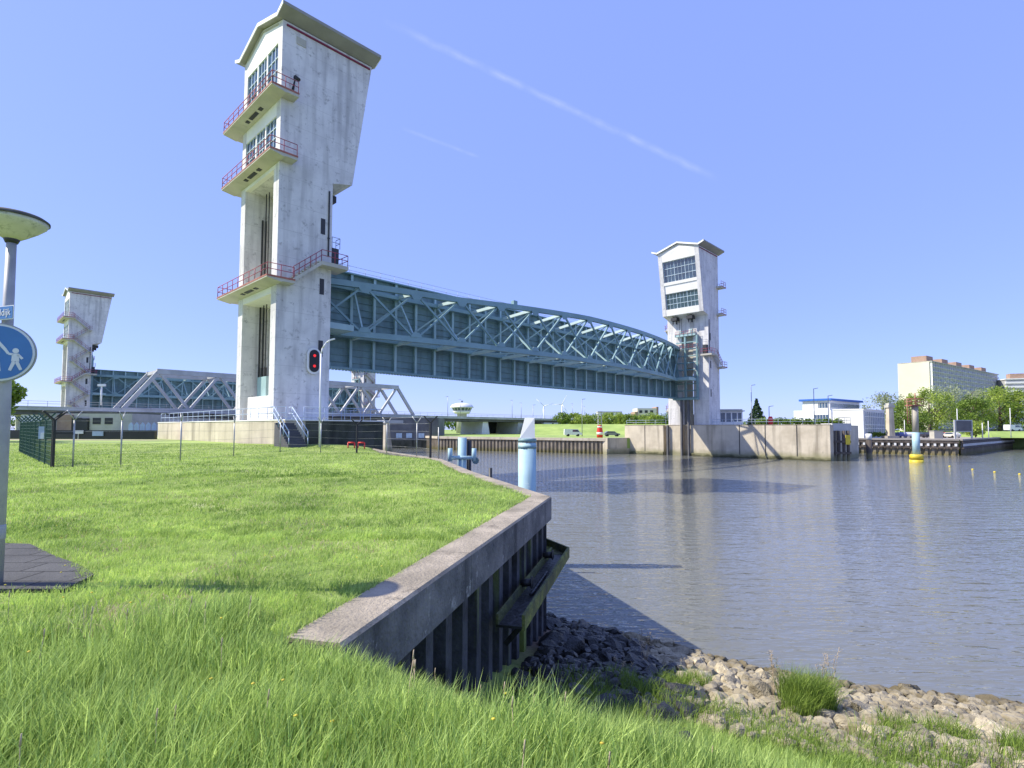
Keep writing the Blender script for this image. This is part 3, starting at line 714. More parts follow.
# ------------------------------------------------------------------ gates
def build_gate(dt, ds, z0, label, group, hi):
    F = lambda s, t, z: W(s + ds, t + dt, z)
    G = thing('lift_gate', label, 'barrier gate', F(46.4, 7.3, z0), BR, group)
    sa, sb, tp, z1 = 5.35, 87.5, 7.3, z0 + 10.8
    mb = MB(); mb.box((sa, tp, z0), (sb, tp + .25, z1), F); mb.build('skin_plate', 'plate', G)
    N = 28
    for k in range(N + 1):
        s = sa + (sb - sa) * k / N
        mb = MB(); mb.box((s - .07, tp - .42, z0 + .12), (s + .07, tp, z1 - .15), F); mb.box((s - .16, tp - .46, z0 + .12), (s + .16, tp - .42, z1 - .15), F); mb.build('rib', 'steel_l', G)
    mb = MB()
    for k in range(1, 14):
        z = z0 + 10.8 * k / 14; mb.box((sa, tp - .12, z - .05), (sb, tp - .001, z + .05), F)
    mb.build('stringer', 'plate', G)
    mb = MB(); mb.box((sa, tp - .65, z1 - .15), (sb, tp + .5, z1), F); mb.build('top_flange', 'steel', G)
    mb = MB(); mb.box((sa, tp - .65, z0 - .1), (sb, tp + .4, z0 + .12), F)
    k = sa
    while k < sb: mb.box((k, tp - .62, z0 - .26), (k + .2, tp - .4, z0 - .1), F); k += .4
    mb.build('bottom_sill', 'steel', G)
    mb = MB(); mb.box((sa, tp - .95, z0 + 3.4), (sb, tp - .46, z0 + 3.9), F); mb.box((sa, tp - .95, z0 + 8.7), (sb, tp - .46, z0 + 9.15), F); mb.build('plate_girder', 'steel', G)
    railing([F(sa, tp + .4, z1), F(sb, tp + .4, z1)], r=.02, gap=2.0).build('railing', 'galv', G) if hi else None
    # bowed truss in front of the plate
    zc = (z0 + 3.6, z0 + 9.2)
    def zt_of(s): return z0 + float(np.interp(s, [5, 22, 46, 87], [9.0, 8.95, 9.95, 10.35]))
    def zz(s, z): return z if z == zc[0] else zt_of(s)
    nseg = 14
    def arc(s): return tp - 1.0 - 6.3 * (1 - ((s - 46.4) / 41.0) ** 2)
    node = [sa + .2 + (sb - sa - .4) * k / nseg for k in range(nseg + 1)]
    for z, h in ((zc[0], .62), (zc[1], .62)):
        mb = MB(); fine = [sa + .2 + (sb - sa - .4) * k / 28 for k in range(29)]
        for a, b in zip(fine, fine[1:]): mb.beam(F(a, arc(a), zz(a, z)), F(b + .04, arc(b), zz(b, z)), .5, h)
        mb.build('truss_chord', 'steel', G)
    for s in node[1:-1]:
        for z in (zc[0], zt_of(s)):
            sgz = .38 if z == zc[0] else -.38
            mb = MB(); mb.extr([F(s - .75, arc(s - .75) - .29, z + sgz * .6), F(s + .75, arc(s + .75) - .29, z + sgz * .6), F(s + .35, arc(s + .35) - .29, z + sgz * 2.1), F(s - .35, arc(s - .35) - .29, z + sgz * 2.1)],
                               [F(s - .75, arc(s - .75) - .24, z + sgz * .6), F(s + .75, arc(s + .75) - .24, z + sgz * .6), F(s + .35, arc(s + .35) - .24, z + sgz * 2.1), F(s - .35, arc(s - .35) - .24, z + sgz * 2.1)]); mb.build('gusset_plate', 'steel', G)
    # lattice: crossing diagonals per panel
    for a, b in zip(node, node[1:]):
        mb = MB(); mb.beam(F(a, arc(a), zc[0]), F(b, arc(b), zt_of(b)), .22, .2); mb.build('diagonal_brace', 'steel', G)
        mb = MB(); mb.beam(F(a, arc(a) - .05, zt_of(a)), F(b, arc(b) - .05, zc[0]), .22, .2); mb.build('diagonal_brace', 'steel', G)
    for k, s in enumerate(node[1:-1]):
        for z in zc:
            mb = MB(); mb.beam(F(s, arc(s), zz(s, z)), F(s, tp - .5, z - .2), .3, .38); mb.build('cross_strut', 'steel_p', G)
        mb = MB(); mb.beam(F(s, arc(s), zc[0]), F(s, tp - .5, zc[1] - .2), .2, .2); mb.build('sway_brace', 'steel_l', G)
        mb = MB(); mb.beam(F(node[k], tp - .5, zc[0] - .2), F(s, arc(s), zt_of(s)), .16, .16); mb.build('sway_brace', 'steel_l', G)
        if True:
            s2 = node[k]; mb = MB(); mb.beam(F(s, arc(s), zc[0]), F(s2, tp - .6, zc[0] - .2), .16, .16); mb.build('wind_brace', 'steel_l', G)
    # end frames that hang in the towers
    for se, sn in ((sa + .05, 1), (sb - .05, -1)):
        mb = MB()
        for t in (2.0, 4.6): mb.box((se, t, z0 - .1), (se + sn * .5, t + .35, z0 + 12.9), F)
        for z in [z0 + i * 1.45 for i in range(10)]: mb.box((se + sn * .04, 2.35, z - .1), (se + sn * .4, tp - .47, z + .1), F)
        mb.box((se, 2.0, z0 - .5), (se + sn * .9, tp + .1, z0 - .1), F)
        mb.build('end_frame', 'steel', G)
        mb = MB(); mb.box((se + sn * .5, 2.4, z0 + 3.4), (se + sn * 3.6, tp - .5, z0 + 4.0), F); 
        mb.build('end_bracket', 'steel_l', G)
        mb = MB(); mb.box((se, 2.4, z0 + 12.9), (se + sn * .6, 7.0, z0 + 13.5), F)
        for t in (3.1, 5.6): mb.box((se + sn * .1, t, z0 + 13.5), (se + sn * .5, t + .5, z0 + 14.3), F)
        mb.build('lifting_beam', 'steel_l', G)
        mb = MB()
        for t in (3.0, 3.4, 5.6, 6.0): mb.beam(F(se + sn * .3, t, z0 + 14.2), F(se + sn * .3, t, 23.4), .06)
        mb.build('lifting_cable', 'dark', G)
        mb = railing([F(se + sn * .7, 1.9, z0 + 10), F(se + sn * .7, 6.8, z0 + 10)], r=.035, gap=1)
        railing([F(se + sn * .7, 2.2, z0 + 12.9), F(se + sn * .7, 6.8, z0 + 12.9)], r=.035, gap=1, mb=mb); mb.build('red_guard_rail', 'red', G)
    for s in (31.0,): mb = MB(); mb.box((s, arc(s) - .2, zt_of(s) + .3), (s + .7, arc(s) + .3, zt_of(s) + .85), F); mb.build('bolt_box', 'steel', G)
    return G
build_gate(0, 0, 6.6, 'near teal steel lift gate with bowed lattice truss hanging above the water', 'storm surge barrier gates', True)
build_gate(135.5, 1.5, 5.6, 'second teal lift gate far behind the grey truss bridge', 'storm surge barrier gates', False)

# ------------------------------------------------------------------ podiums
pd = thing('tower_podium', 'beige concrete podium under the nearest tower with a dark mossy river side', 'podium', W(4, 10, -1.7), BR)
mb = MB(); mb.box((-.8, -4.3, -7.6), (8.3, 34, .62), F1); mb.build('podium_body', 'podium', pd)
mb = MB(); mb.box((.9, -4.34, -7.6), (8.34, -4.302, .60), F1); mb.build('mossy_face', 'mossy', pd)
mb = MB(); mb.box((-.85, -4.4, .621), (8.4, 34, .72), F1); mb.build('coping', 'tower_b', pd)
st = thing('concrete_stair', 'steps with pale blue handrails beside the nearest podium', 'stair', W(0, -5.5, -1.3), BR)
mb = MB()
for k in range(10):
    t1 = -4.42 - k * .26; mb.box((-1.7, t1 - .28, -1.7), (-.2, t1, .62 - (k + 1) * .185), F1)
mb.build('steps', 'bluestair', st)
for s in (-1.7, -.2):
    mb = MB(); a, b = F1(s, -4.2, .72), F1(s, -7.1, -1.25)
    for h in (.5, 1.0): mb.path([F1(s, -3.6, .72 + h), a + Vector((0, 0, h)), b + Vector((0, 0, h)), b + Vector((0, 0, h - .45))], .04, 6)
    for f in (0, .33, .66, 1): p = a.lerp(b, f); mb.tube(p, p + Vector((0, 0, 1)), .035, n=6)
    mb.build('handrail', 'rail_blue', st)
mb = railing([F1(-.7, 33, .72), F1(-.7, -4.2, .72)], r=.03, gap=1.9)
tag(mb.build('railing', 'rail_blue', origin=F1(-.7, 15, .72)), 'thin blue railing along the beige landward edge of the near podium', 'railing')
mb = railing([F1(.8, -4.2, .72), F1(8.2, -4.2, .72), F1(8.2, 5, .72)], r=.03, gap=1.9)
tag(mb.build('railing', 'rail_blue', origin=F1(4, -4.2, .72)), 'thin blue railing above the dark mossy side of the near podium', 'railing')

F2p = lambda s, t, z: W(s, t, z)
p2 = thing('tower_podium', 'long stained concrete river wall under the tower across the river', 'podium', W(100, 0, -7), BR)
mb = MB()
mb.box((87.3, -21.8, -7.6), (108, 3.9, .86), F2p)
mb.box((87.3, 5.9, -7.6), (108, 8.6, .86), F2p); mb.box((88.6, 3.9, -7.6), (108, 5.9, .86), F2p); mb.box((88.3, 8.6, -7.6), (108, 10.1, .86), F2p)
mb.box((87.3, 10.1, -7.6), (108, 19.7, .86), F2p)
mb.build('podium_body', 'podium', p2)
for t in (-16.5, -11.0, -6.2, 14.5):
    mb = MB(); mb.box((87.26, t, -5.4), (87.298, t + .14, .85), F2p); mb.build('wall_joint', 'dark', p2)
mb = MB(); mb.box((87.0, -21.9, -6.5), (87.299, 3.9, -4.85), F2p); mb.box((87.0, 10.1, -6.5), (87.299, 19.8, -4.85), F2p); mb.build('foot_ledge', tide(mat('algae_ledge', (.30, .28, .16), .9, (.16, .16, .08), .8), -5.3, -4.9, (.05, .05, .02)), p2)
mb = MB(); mb.box((87.25, -21.85, .861), (88.0, 19.75, .95), F2p); mb.build('coping', 'cap', p2)
mb = MB(); mb.box((86.6, 8.7, -7), (87.29, 9.0, .86), F2p); mb.box((86.6, 4.0, -7), (87.29, 4.25, 6.3), F2p); mb.box((86.6, 5.55, -7), (87.29, 5.85, 6.3), F2p); mb.build('gate_guide', 'deck', p2)
mb = railing([F2p(87.9, -21.5, .95), F2p(87.9, -.5, .95)], r=.03, gap=2.2)
tag(mb.build('railing', 'rail_blue', origin=F2p(87.9, -10, .95)), 'pale blue railing on top of the river wall right of the far tower', 'railing')
mb = railing([F2p(87.9, 9.8, .95), F2p(87.9, 19.6, .95)], r=.03, gap=2.2)
tag(mb.build('railing', 'rail_blue', origin=F2p(87.9, 14, .95)), 'pale blue railing on top of the river wall left of the far tower', 'railing')
p3 = MB(); p3.box((-1, 128, -7), (9.5, 150, .9), F1); tag(p3.build('tower_podium', 'podium', origin=W(4, 139, -7)), 'distant concrete foot of the tower at far left, below the bridge', 'podium')
p3 = MB(); p3.box((86, 130, -7), (104, 150, .9), F1); tag(p3.build('tower_podium', 'podium', origin=W(92, 139, -7)), 'distant concrete foot of the half hidden tower beyond the bridge', 'podium')
# pavilion next to the far tower
pv_ = thing('pavilion', 'small white pavilion with tall windows beside the tower across the river', 'pavilion', (47.6, 121, .9), R(-20))
FP = lambda x, y, z: Vector((47.6, 121, .95)) + Matrix.Rotation(R(-12), 3, 'Z') @ Vector((x, y, z))
mb = MB(); mb.box((-2.9, -1.5, 0), (3.1, 2.5, .7), FP); mb.box((-2.9, -1.5, 2.7), (3.1, 2.5, 3.0), FP)
for x in (-2.9, -1.7, -.5, .7, 1.9, 2.85): mb.box((x, -1.5, .7), (x + .25, -1.3, 2.7), FP)
for y in (-.2, 1.0, 2.25): mb.box((2.85, y, .7), (3.1, y + .25, 2.7), FP)
mb.build('wall', 'white', pv_)
mb = MB(); mb.box((-2.75, -1.35, .7), (2.95, 2.4, 2.7), FP); mb.build('window', 'glass', pv_)
mb = MB(); mb.box((-3.3, -1.9, 3.0), (3.5, 2.9, 3.2), FP); mb.box((-2.9, -1.5, 3.2), (3.1, 2.5, 3.5), FP); mb.build('roof', 'soffit', pv_)

# ------------------------------------------------------------------ bridge
FB = W
bg = thing('truss_bridge', 'long grey road bridge with an angular truss span behind the nearest tower', 'bridge', W(47, 105, 3), BR)
s0, pn, zt_, zbm, tn, tf = 7.6, 13.2, 13.2, 4.1, 100, 109.5
mb = MB(); mb.box((-90, 98.2, 2.6), (205, 111.5, 4.05), FB); mb.box((-90, 97.4, 3.5), (205, 98.2, 4.1), FB); mb.build('deck', 'deck', bg)
mb = MB(); mb.box((-90, 97.3, 4.1), (205, 97.5, 4.3), FB); mb.box((-90, 97.36, 3.5), (205, 97.399, 4.08), FB); mb.build('deck_edge', 'truss', bg)
for t in (tn, tf):
    mb = MB(); mb.box((s0 + pn * .5 - .4, t - .5, zt_ - .6), (s0 + pn * 5.5 + .4, t + .5, zt_ + .6), FB); mb.build('top_chord', 'truss', bg)
    mb = MB(); mb.box((s0, t - .4, zbm), (s0 + pn * 6, t + .4, zbm + .5), FB); mb.build('bottom_chord', 'truss', bg)
    for k in range(12):
        a = (s0 + pn * k / 2, zbm + .2 if k % 2 == 0 else zt_); b = (s0 + pn * (k + 1) / 2, zbm + .2 if k % 2 else zt_)
        w = .85 if k in (0, 11) else .6
        mb = MB(); mb.beam(W(a[0], t, a[1]), W(b[0], t, b[1]), .7, w); mb.build('diagonal_brace', 'truss', bg)
for k in range(6):
    s = s0 + pn * (k + .5); mb = MB(); mb.box((s - .3, tn + .5, zt_ - .4), (s + .3, tf - .5, zt_ + .4), FB); mb.build('cross_beam', 'truss', bg)
mb = railing([W(-90, 97.45, 4.3), W(205, 97.45, 4.3)], r=.04, gap=3); mb.build('railing', 'galv', bg)
for s in (-8, 5, 90, 118, 137):
    mb = MB()
    if s in (118, 137): mb.extr([W(s - 1.5, 99, -2), W(s + 2.5, 99, -2), W(s + 1.6, 99, 2.59), W(s - 1.0, 99, 2.59)], [W(s - 1.5, 111, -2), W(s + 2.5, 111, -2), W(s + 1.6, 111, 2.59), W(s - 1.0, 111, 2.59)])
    else: mb.box((s - 1.6, 98.5, -7), (s + 1.6, 111, 2.59), FB)
    mb.build('pier', 'tower_b', bg)
mb = MB(); mb.box((150, 97.6, -2), (190, 111, 2.59), FB); mb.build('abutment', 'tower_b', bg)
for s in (155, 163, 171, 180):
    for z in (-.2, 1.6):
        mb = MB(); mb.box((s, 97.5, z), (s + .9, 97.598, z + .8), FB); mb.build('window', 'dark', bg)
mb = MB(); mb.box((120, 111, -2), (149.9, 112, 2.6), FB); mb.build('back_wall', 'dark', bg)

# bridge lamp posts
lp0 = None
k = 0
for s in (-20, 100, 116, 132, 150, 170, 195):
    loc = W(s, 98.5 if k % 2 else 110.5, 4.1)
    lab = ['leftmost lamp post on the bridge deck', 'grey lamp post on the deck beside the right end of the truss', 'lamp post on the deck left of the white control tower', 'lamp post on the deck right of the white control tower', 'lamp post on the deck above the grey abutment', 'lamp post above the right part of the abutment', 'lamp post near the far right end of the bridge deck'][k]
    if lp0 is None:
        lp0 = thing('lamp_post', lab, 'lamp post', loc, BR, 'lamp posts on the bridge')
        mb = MB(); mb.tube(loc, loc + Vector((0, 0, 7)), .1, .07, 6); mb.build('pole', 'galv', lp0)
        mb = MB(); mb.beam(loc + Vector((0, 0, 7)), loc + Vector((0, 0, 7)) + V * 1.1, .3, .12); mb.build('lamp_head', 'galv', lp0)
    else: copy_thing(lp0, loc, BR, lab)
    k += 1

# control tower with saucer-shaped cabin
def ony(px, py, y):
    X, Y = px - 512, 402 - py; cr, sr = math.cos(ROLL), math.sin(ROLL); x, yy = (X * cr + Y * sr) / 544.9, (-X * sr + Y * cr) / 544.9
    c, s = math.cos(R(PITCH)), math.sin(R(PITCH)); d = Vector((x, c - yy * s, s + yy * c)); return d * (y / d.y)
ct = ony(462, 415, 250); zc_ = ct.z
c_ = thing('control_tower', 'white saucer-shaped control room on a stem above the bridge', 'control tower', (ct.x, ct.y, -2))
mb = MB(); mb.lathe((ct.x, ct.y, 0), [(2.6, -2), (2.2, zc_), (2.4, zc_ + .8)], 16); mb.build('stem', 'soffit', c_)
mb = MB(); mb.lathe((ct.x, ct.y, 0), [(3.3, zc_ + .4), (4.2, zc_ + 1.6), (4.0, zc_ + 1.8)], 24); mb.build('cabin_floor', 'white', c_)
mb = MB(); mb.lathe((ct.x, ct.y, 0), [(3.9, zc_ + 1.8), (4.6, zc_ + 3.2)], 16, False); cw = mb.build('window', 'glass', c_)
mb = MB()
for k in range(16):
    a = k * math.pi / 8; mb.beam((ct.x + 3.95 * math.cos(a), ct.y + 3.95 * math.sin(a), zc_ + 1.8), (ct.x + 4.68 * math.cos(a), ct.y + 4.68 * math.sin(a), zc_ + 3.2), .16)
mb.lathe((ct.x, ct.y, 0), [(4.6, zc_ + 3.1), (4.75, zc_ + 3.1), (4.75, zc_ + 3.25)], 16); mb.build('frame', 'white', cw)
mb = MB(); mb.lathe((ct.x, ct.y, 0), [(5.5, zc_ + 3.2), (5.4, zc_ + 3.45), (4.6, zc_ + 4.6), (2.2, zc_ + 5.3), (.6, zc_ + 5.4)], 24); mb.build('roof', 'white', c_)
mb = MB(); mb.tube((ct.x, ct.y, zc_ + 5.3), (ct.x, ct.y, zc_ + 6.6), .15, n=6); mb.box((ct.x - .5, ct.y - .2, zc_ + 6.0), (ct.x + .5, ct.y + .2, zc_ + 6.3)); mb.build('radar', 'dark', c_)

# ------------------------------------------------------------------ opposite sheet-pile bank
def sheetwall(label, a, b, ztop, n, m='sheet', cap_h=.6, name='sheet_pile_wall', dots=False):
    a, b = Vector((*a, 0)), Vector((*b, 0)); w = thing(name, label, 'wall', (a.x, a.y, WATER))
    d = (b - a) / n; nv = Vector((d.y, -d.x, 0)).normalized()
    if nv.dot(-a) < 0: nv = -nv
    ln = []
    for i in range(n): p0 = a + d * i; ln += [p0 + nv * .3, p0 + d * .42 + nv * .3, p0 + d * .52, p0 + d * .9]
    mb = MB(); mb.add([Vector((p.x, p.y, z)) for p in ln for z in (-7, ztop - cap_h)], [(2 * i, 2 * i + 2, 2 * i + 3, 2 * i + 1) for i in range(len(ln) - 1)])
    mb.build('piling', m, w)
    mb = MB(); mb.beam(a + Vector((0, 0, ztop - cap_h / 2)), b + Vector((0, 0, ztop - cap_h / 2)), 1.1, cap_h); mb.build('cap_beam', 'podium' if not dots else 'paving', w)
    if dots:
        mb = MB(); mb.beam(a + nv * .5 + Vector((0, 0, ztop - 1.9)), b + nv * .5 + Vector((0, 0, ztop - 1.9)), .35, .35); mb.beam(a + nv * .45 + Vector((0, 0, ztop - .75)), b + nv * .45 + Vector((0, 0, ztop - .75)), .3, .4); mb.build('waling', 'timber', w)
        mb = MB()
        for i in range(n): p = a + d * (i + .5) + nv * .6 + Vector((0, 0, ztop - 1.3)); mb.beam(p - d * .18, p + d * .18, .12, .55)
        mb.build('fender_block', 'white', w)
    return w
sheetwall('brown sheet pile bank across the river left of the far tower', (20.7, 120), (-19.0, 142.6), -2.0, 46)
sheetwall('brown sheet pile bank turning away behind the cross-armed mooring pile', (-19.0, 142.6), (-27.2, 159.5), -2.0, 18)
sheetwall('dark sheet pile quay wall in front of the parked cars at right', (79.8, 129.2), (96.2, 117.5), -1.9, 17, dots=True, cap_h=.35)
sheetwall('dark quay wall running away at the right edge of the basin', (96.3, 117.5), (157, 171.5), -1.9, 60, dots=True, cap_h=.35)
sheetwall('short dark quay wall behind the river wall end', (62, 124), (79.8, 129.2), -1.9, 17, dots=True, cap_h=.35)
mb = MB(); _a, _b = Vector((20.4, 119.6, 0)), W(87.9, 19.2); mb.beam(_a + Vector((0, 0, -4.4)), _b + Vector((0, 0, -4.4)), 1.4, 5.0); mb.beam(_a + Vector((-.1, -.7, -5.6)), _b + Vector((-.1, -.7, -5.6)), 1.0, 2.6)
tag(mb.build('bank_wall', 'podium', origin=W(90, 21, -7)), 'low concrete bank wall between the sheet piles and the far tower wall', 'wall')
# piers in the water seen under the gate
lk = thing('lock_pier', 'pale concrete pier in the water beyond the dark podium side', 'pier', (-29, 123, WATER), BR)
FL = lambda x, y, z: Vector((-29.5, 124, 0)) + x * U + y * V + Vector((0, 0, z))
mb = MB(); mb.extr([FL(0, -1.4, -7), FL(2.2, -1.4, -7), FL(.9, -1.4, 1.2), FL(0, -1.4, 1.2)], [FL(0, 1.6, -7), FL(2.2, 1.6, -7), FL(.9, 1.6, 1.2), FL(0, 1.6, 1.2)]); mb.build('pier_body', 'podium', lk)
mb = MB(); mb.box((-.3, -1.6, 1.2), (4.6, 1.8, 1.9), FL); mb.build('pier_head', 'truss', lk)
dk = thing('bridge_basement', 'dark pier house with three pale windows at the waterline under the bridge', 'pier house', (-28, 156, WATER))
mb = MB(); mb.box((-34, 152, -7), (-20.5, 166, 3.0)); mb.build('wall', 'deck', dk)
mb = MB(); mb.box((-34.3, 151.3, -7), (-20.2, 152, -3.2)); mb.build('foot', 'mossy', dk)
for x in (-32.2, -29.4, -26.0):
    mb = MB(); mb.box((x, 151.9, -2.6), (x + 1.6, 151.99, -1.3)); mb.build('window', 'frame', dk)

# ------------------------------------------------------------------ piles in the water
pb = thing('mooring_pile', 'large light blue mooring pile with a white tapered top behind the quay corner', 'mooring pile', (.62, 22, WATER))
mb = MB(); mb.lathe((.62, 22, 0), [(.36, -7), (.36, -.55)], 24); mb.build('shaft', 'pile_blue', pb)
mb = MB(); mb.lathe((.62, 22, 0), [(.375, -.78), (.375, -.66)], 24); mb.lathe((.62, 22, 0), [(.37, -.52), (.37, -.40), (.33, -.38)], 24); mb.build('collar', 'steel', pb)
mb = MB(); cx, cy = .62, 22
mb.hexa([Vector((cx - .30, cy - .22, -.38)), Vector((cx + .30, cy - .30, -.38)), Vector((cx + .30, cy + .28, -.38)), Vector((cx - .3, cy + .28, -.38)), Vector((cx - .10, cy - .1, .44)), Vector((cx + .28, cy - .22, .44)), Vector((cx + .28, cy + .2, .44)), Vector((cx - .1, cy + .2, .44))]); mb.build('tapered_top', 'white', pb)
pc = thing('mooring_pile', 'light blue mooring pile with cross arms beyond the lawn edge', 'mooring pile', (-3.45, 38, WATER))
mb = MB(); mb.lathe((-3.45, 38, 0), [(.30, -7), (.30, -.62)], 16); mb.build('shaft', 'pile_blue', pc)
mb = MB(); mb.lathe((-3.0, 38.35, 0), [(.16, -7), (.16, -.8)], 10); mb.build('dark_pile', 'dark', pc)
mb = MB(); mb.tube((-4.3, 37.7, -2.0), (-2.55, 37.7, -2.0), .13, n=8); mb.build('cross_arm', 'pile_blue', pc)
for x in (-4.25, -2.6):
    mb = MB(); mb.tube((x, 37.7, -2.25), (x, 37.7, -1.35), .16, n=10); mb.build('bitt', 'pile_blue', pc)
mb = MB(); mb.tube((-2.5, 37.6, -2.2), (-2.5, 37.75, -2.2), .24, n=10); mb.build('roller', 'plate', pc)
mb = MB(); mb.tube((-.82, 21, -7), (-.82, 21, -1.5), .07, n=8)
tag(mb.build('post', 'dark', origin=(-.82, 21, WATER)), 'short thin black post in the water just off the quay edge', 'post')

yp = ony(917, 459, 92.5); X_, Y_ = yp.x, 92.5
y_ = thing('beacon_post', 'tall grey and blue beacon post on a yellow float with a red railed platform', 'beacon', (X_, Y_, WATER))
mb = MB(); mb.lathe((X_, Y_, 0), [(1.05, -6), (1.05, -5.0)], 20); mb.lathe((X_, Y_, 0), [(1.0, -4.9), (1.0, -4.2), (.8, -4.1)], 20); mb.build('float_ring', 'yellow', y_)
mb = MB(); mb.lathe((X_, Y_, 0), [(.9, -5.0), (.9, -4.9)], 16); mb.build('gap_ring', 'dark', y_)
mb = MB(); mb.lathe((X_, Y_, 0), [(.55, -4.2), (.55, -.4)], 16); mb.build('lower_shaft', 'pile_blue', y_)
mb = MB(); mb.lathe((X_, Y_, 0), [(.47, -.4), (.47, 4.2)], 16); mb.build('upper_shaft', mat('beige_steel', (.45, .42, .34), .7), y_)
mb = MB(); mb.box((X_ - 1.1, Y_ - .8, 4.1), (X_ + .9, Y_ + .8, 4.25)); pfm = mb.build('platform', 'rust', y_)
railing([(X_ - 1.1, Y_ - .8, 4.25), (X_ + .9, Y_ - .8, 4.25), (X_ + .9, Y_ + .8, 4.25), (X_ - 1.1, Y_ + .8, 4.25), (X_ - 1.1, Y_ - .8, 4.25)], r=.05, gap=1).build('railing', 'rust', pfm)
mb = MB(); mb.tube((X_ + .1, Y_, 4.2), (X_ + .1, Y_, 6.3), .08, n=6); mb.tube((X_ - 1.3, Y_, 1.0), (X_ - 1.3, Y_, 5.2), .06, n=6); mb.tube((X_ - .9, Y_, 1.0), (X_ - .9, Y_, 5.2), .06, n=6)
for k in range(9): mb.tube((X_ - 1.3, Y_, 1.2 + k * .45), (X_ - .9, Y_, 1.2 + k * .45), .04, n=4)
mb.build('ladder', 'rust', y_)
def pile(px, base_y, Y, r, ztop, label, white=.9):
    x = ony(px, base_y, Y).x; p = thing('timber_pile', label, 'pile', (x, Y, WATER))
    mb = MB(); mb.lathe((x, Y, 0), [(r, -7), (r, ztop - white)], 12); mb.build('shaft', 'timber', p)
    if white: mb = MB(); mb.lathe((x, Y, 0), [(r * 1.04, ztop - white), (r * 1.04, ztop), (r * .8, ztop + .04)], 12); mb.build('white_top', 'white', p)
pile(869.8, 457, 104, .5, -.75, 'dark round pile with a white top standing alone in front of the quay', 1.1)
pile(851.5, 452, 112, .45, -.6, 'dark pile with a white top right of the concrete dolphin', .9)
pile(857, 452, 114, .35, -1.4, 'plain dark pile between the dolphin and the lone pile', 0)
# dolphin at the end of the river wall
dl = ony(839, 458, 98); X_, Y_ = dl.x, 98
d_ = thing('fender_dolphin', 'timber fender dolphin with a grey concrete head at the river wall end', 'dolphin', (X_, Y_, WATER))
mb = MB(); mb.box((X_ - 1.7, Y_ - 1.2, -.15), (X_ + 1.7, Y_ + 2.4, 1.15)); mb.build('concrete_head', 'truss', d_)
railing([(X_ - 1.6, Y_ - 1.1, 1.15), (X_ + 1.6, Y_ - 1.1, 1.15), (X_ + 1.6, Y_ + 2.2, 1.15)], r=.03, gap=1.2).build('railing', 'galv', d_)
for i, (dx, dy) in enumerate(((-1.4, -1), (-.6, -1.1), (.35, -1.1), (1.2, -1), (-1, 1.8), (.8, 1.8))):
    mb = MB(); mb.tube((X_ + dx, Y_ + dy, -7), (X_ + dx * .95, Y_ + dy, -.15), .27, n=8); mb.build('timber_pile', 'timber', d_)
mb = MB(); mb.box((X_ - 1.5, Y_ - 1.5, -4.3), (X_ + 1.4, Y_ - 1.3, -3.9)); mb.box((X_ - 1.5, Y_ - 1.5, -2.3), (X_ + 1.4, Y_ - 1.3, -1.9)); mb.build('waling', 'timber', d_)
mb = MB(); mb.box((X_ + .4, Y_ - 1.62, -2.6), (X_ + 1.2, Y_ - 1.51, -.9)); mb.build('yellow_mark', 'yellow', d_)
for px, py in ((950, 464), (973, 467), (995, 469.5), (1020, 471.5), (1048, 474)):
    P = ony(px, py, 100); kk = WATER / P.z; P = P * kk
    mb = MB(); mb.lathe((P.x, P.y, 0), [(.05, WATER - .1), (.12, WATER - .05), (.15, WATER + .04), (.11, WATER + .13), (.03, WATER + .17)], 10)
    tag(mb.build('marker_float', 'yellow', origin=(P.x, P.y, WATER)), 'small yellow float in the line of floats at far right of the water', 'float', 'line of small yellow floats')

# red and white beacon on the far bank
rp_ = ony(600, 433, 132); X_, Y_ = rp_.x, 132
r_ = thing('channel_beacon', 'red and white lattice beacon on the grass across the river', 'beacon', (X_, Y_, -2.05))
mb = MB(); mb.lathe((X_, Y_, 0), [(.7, -2.05), (.75, -1.4), (.75, -.7), (.6, .3), (.5, 1.0)], 16); mb.build('red_body', 'redb', r_)
mb = MB(); mb.lathe((X_, Y_, 0), [(.77, -1.35), (.77, -.75)], 16); mb.lathe((X_, Y_, 0), [(.62, .35), (.6, .7)], 16); mb.build('white_band', 'white', r_)
mb = MB()
for a in range(4):
    x, y = .55 * math.cos(a * math.pi / 2 + .7), .55 * math.sin(a * math.pi / 2 + .7); mb.beam((X_ + x, Y_ + y, .9), (X_ + x, Y_ + y, 4.2), .12)
for z in (1.6, 2.6, 3.6, 4.2): mb.box((X_ - .6, Y_ - .6, z), (X_ + .6, Y_ + .6, z + .1))
mb.build('lattice_head', 'truss', r_)

# ------------------------------------------------------------------ buildings on the right bank
def bldg(name, label, cat, org, dirx, L, D, z0, H, wallm, rows, cols, winm='glass', side_rows=0, band=None, facade_off=.03, winh=.5, winw=.62, roofm=None, cat2=None):
    """box building: facade along dirx starting at org (x,y); depth goes 'behind'"""
    dx = Vector((*dirx, 0)).normalized(); dy = Vector((-dx.y, dx.x, 0))
    if dy.dot(Vector((*org, 0))) < 0: dy = -dy
    F = lambda x, y, z: Vector((*org, 0)) + dx * x + dy * y + Vector((0, 0, z))
    b = thing(name, label, cat, F(L / 2, D / 2, z0))
    mb = MB(); mb.box((0, 0, z0), (L, D, z0 + H), F); mb.build('wall', wallm, b)
    return b, F
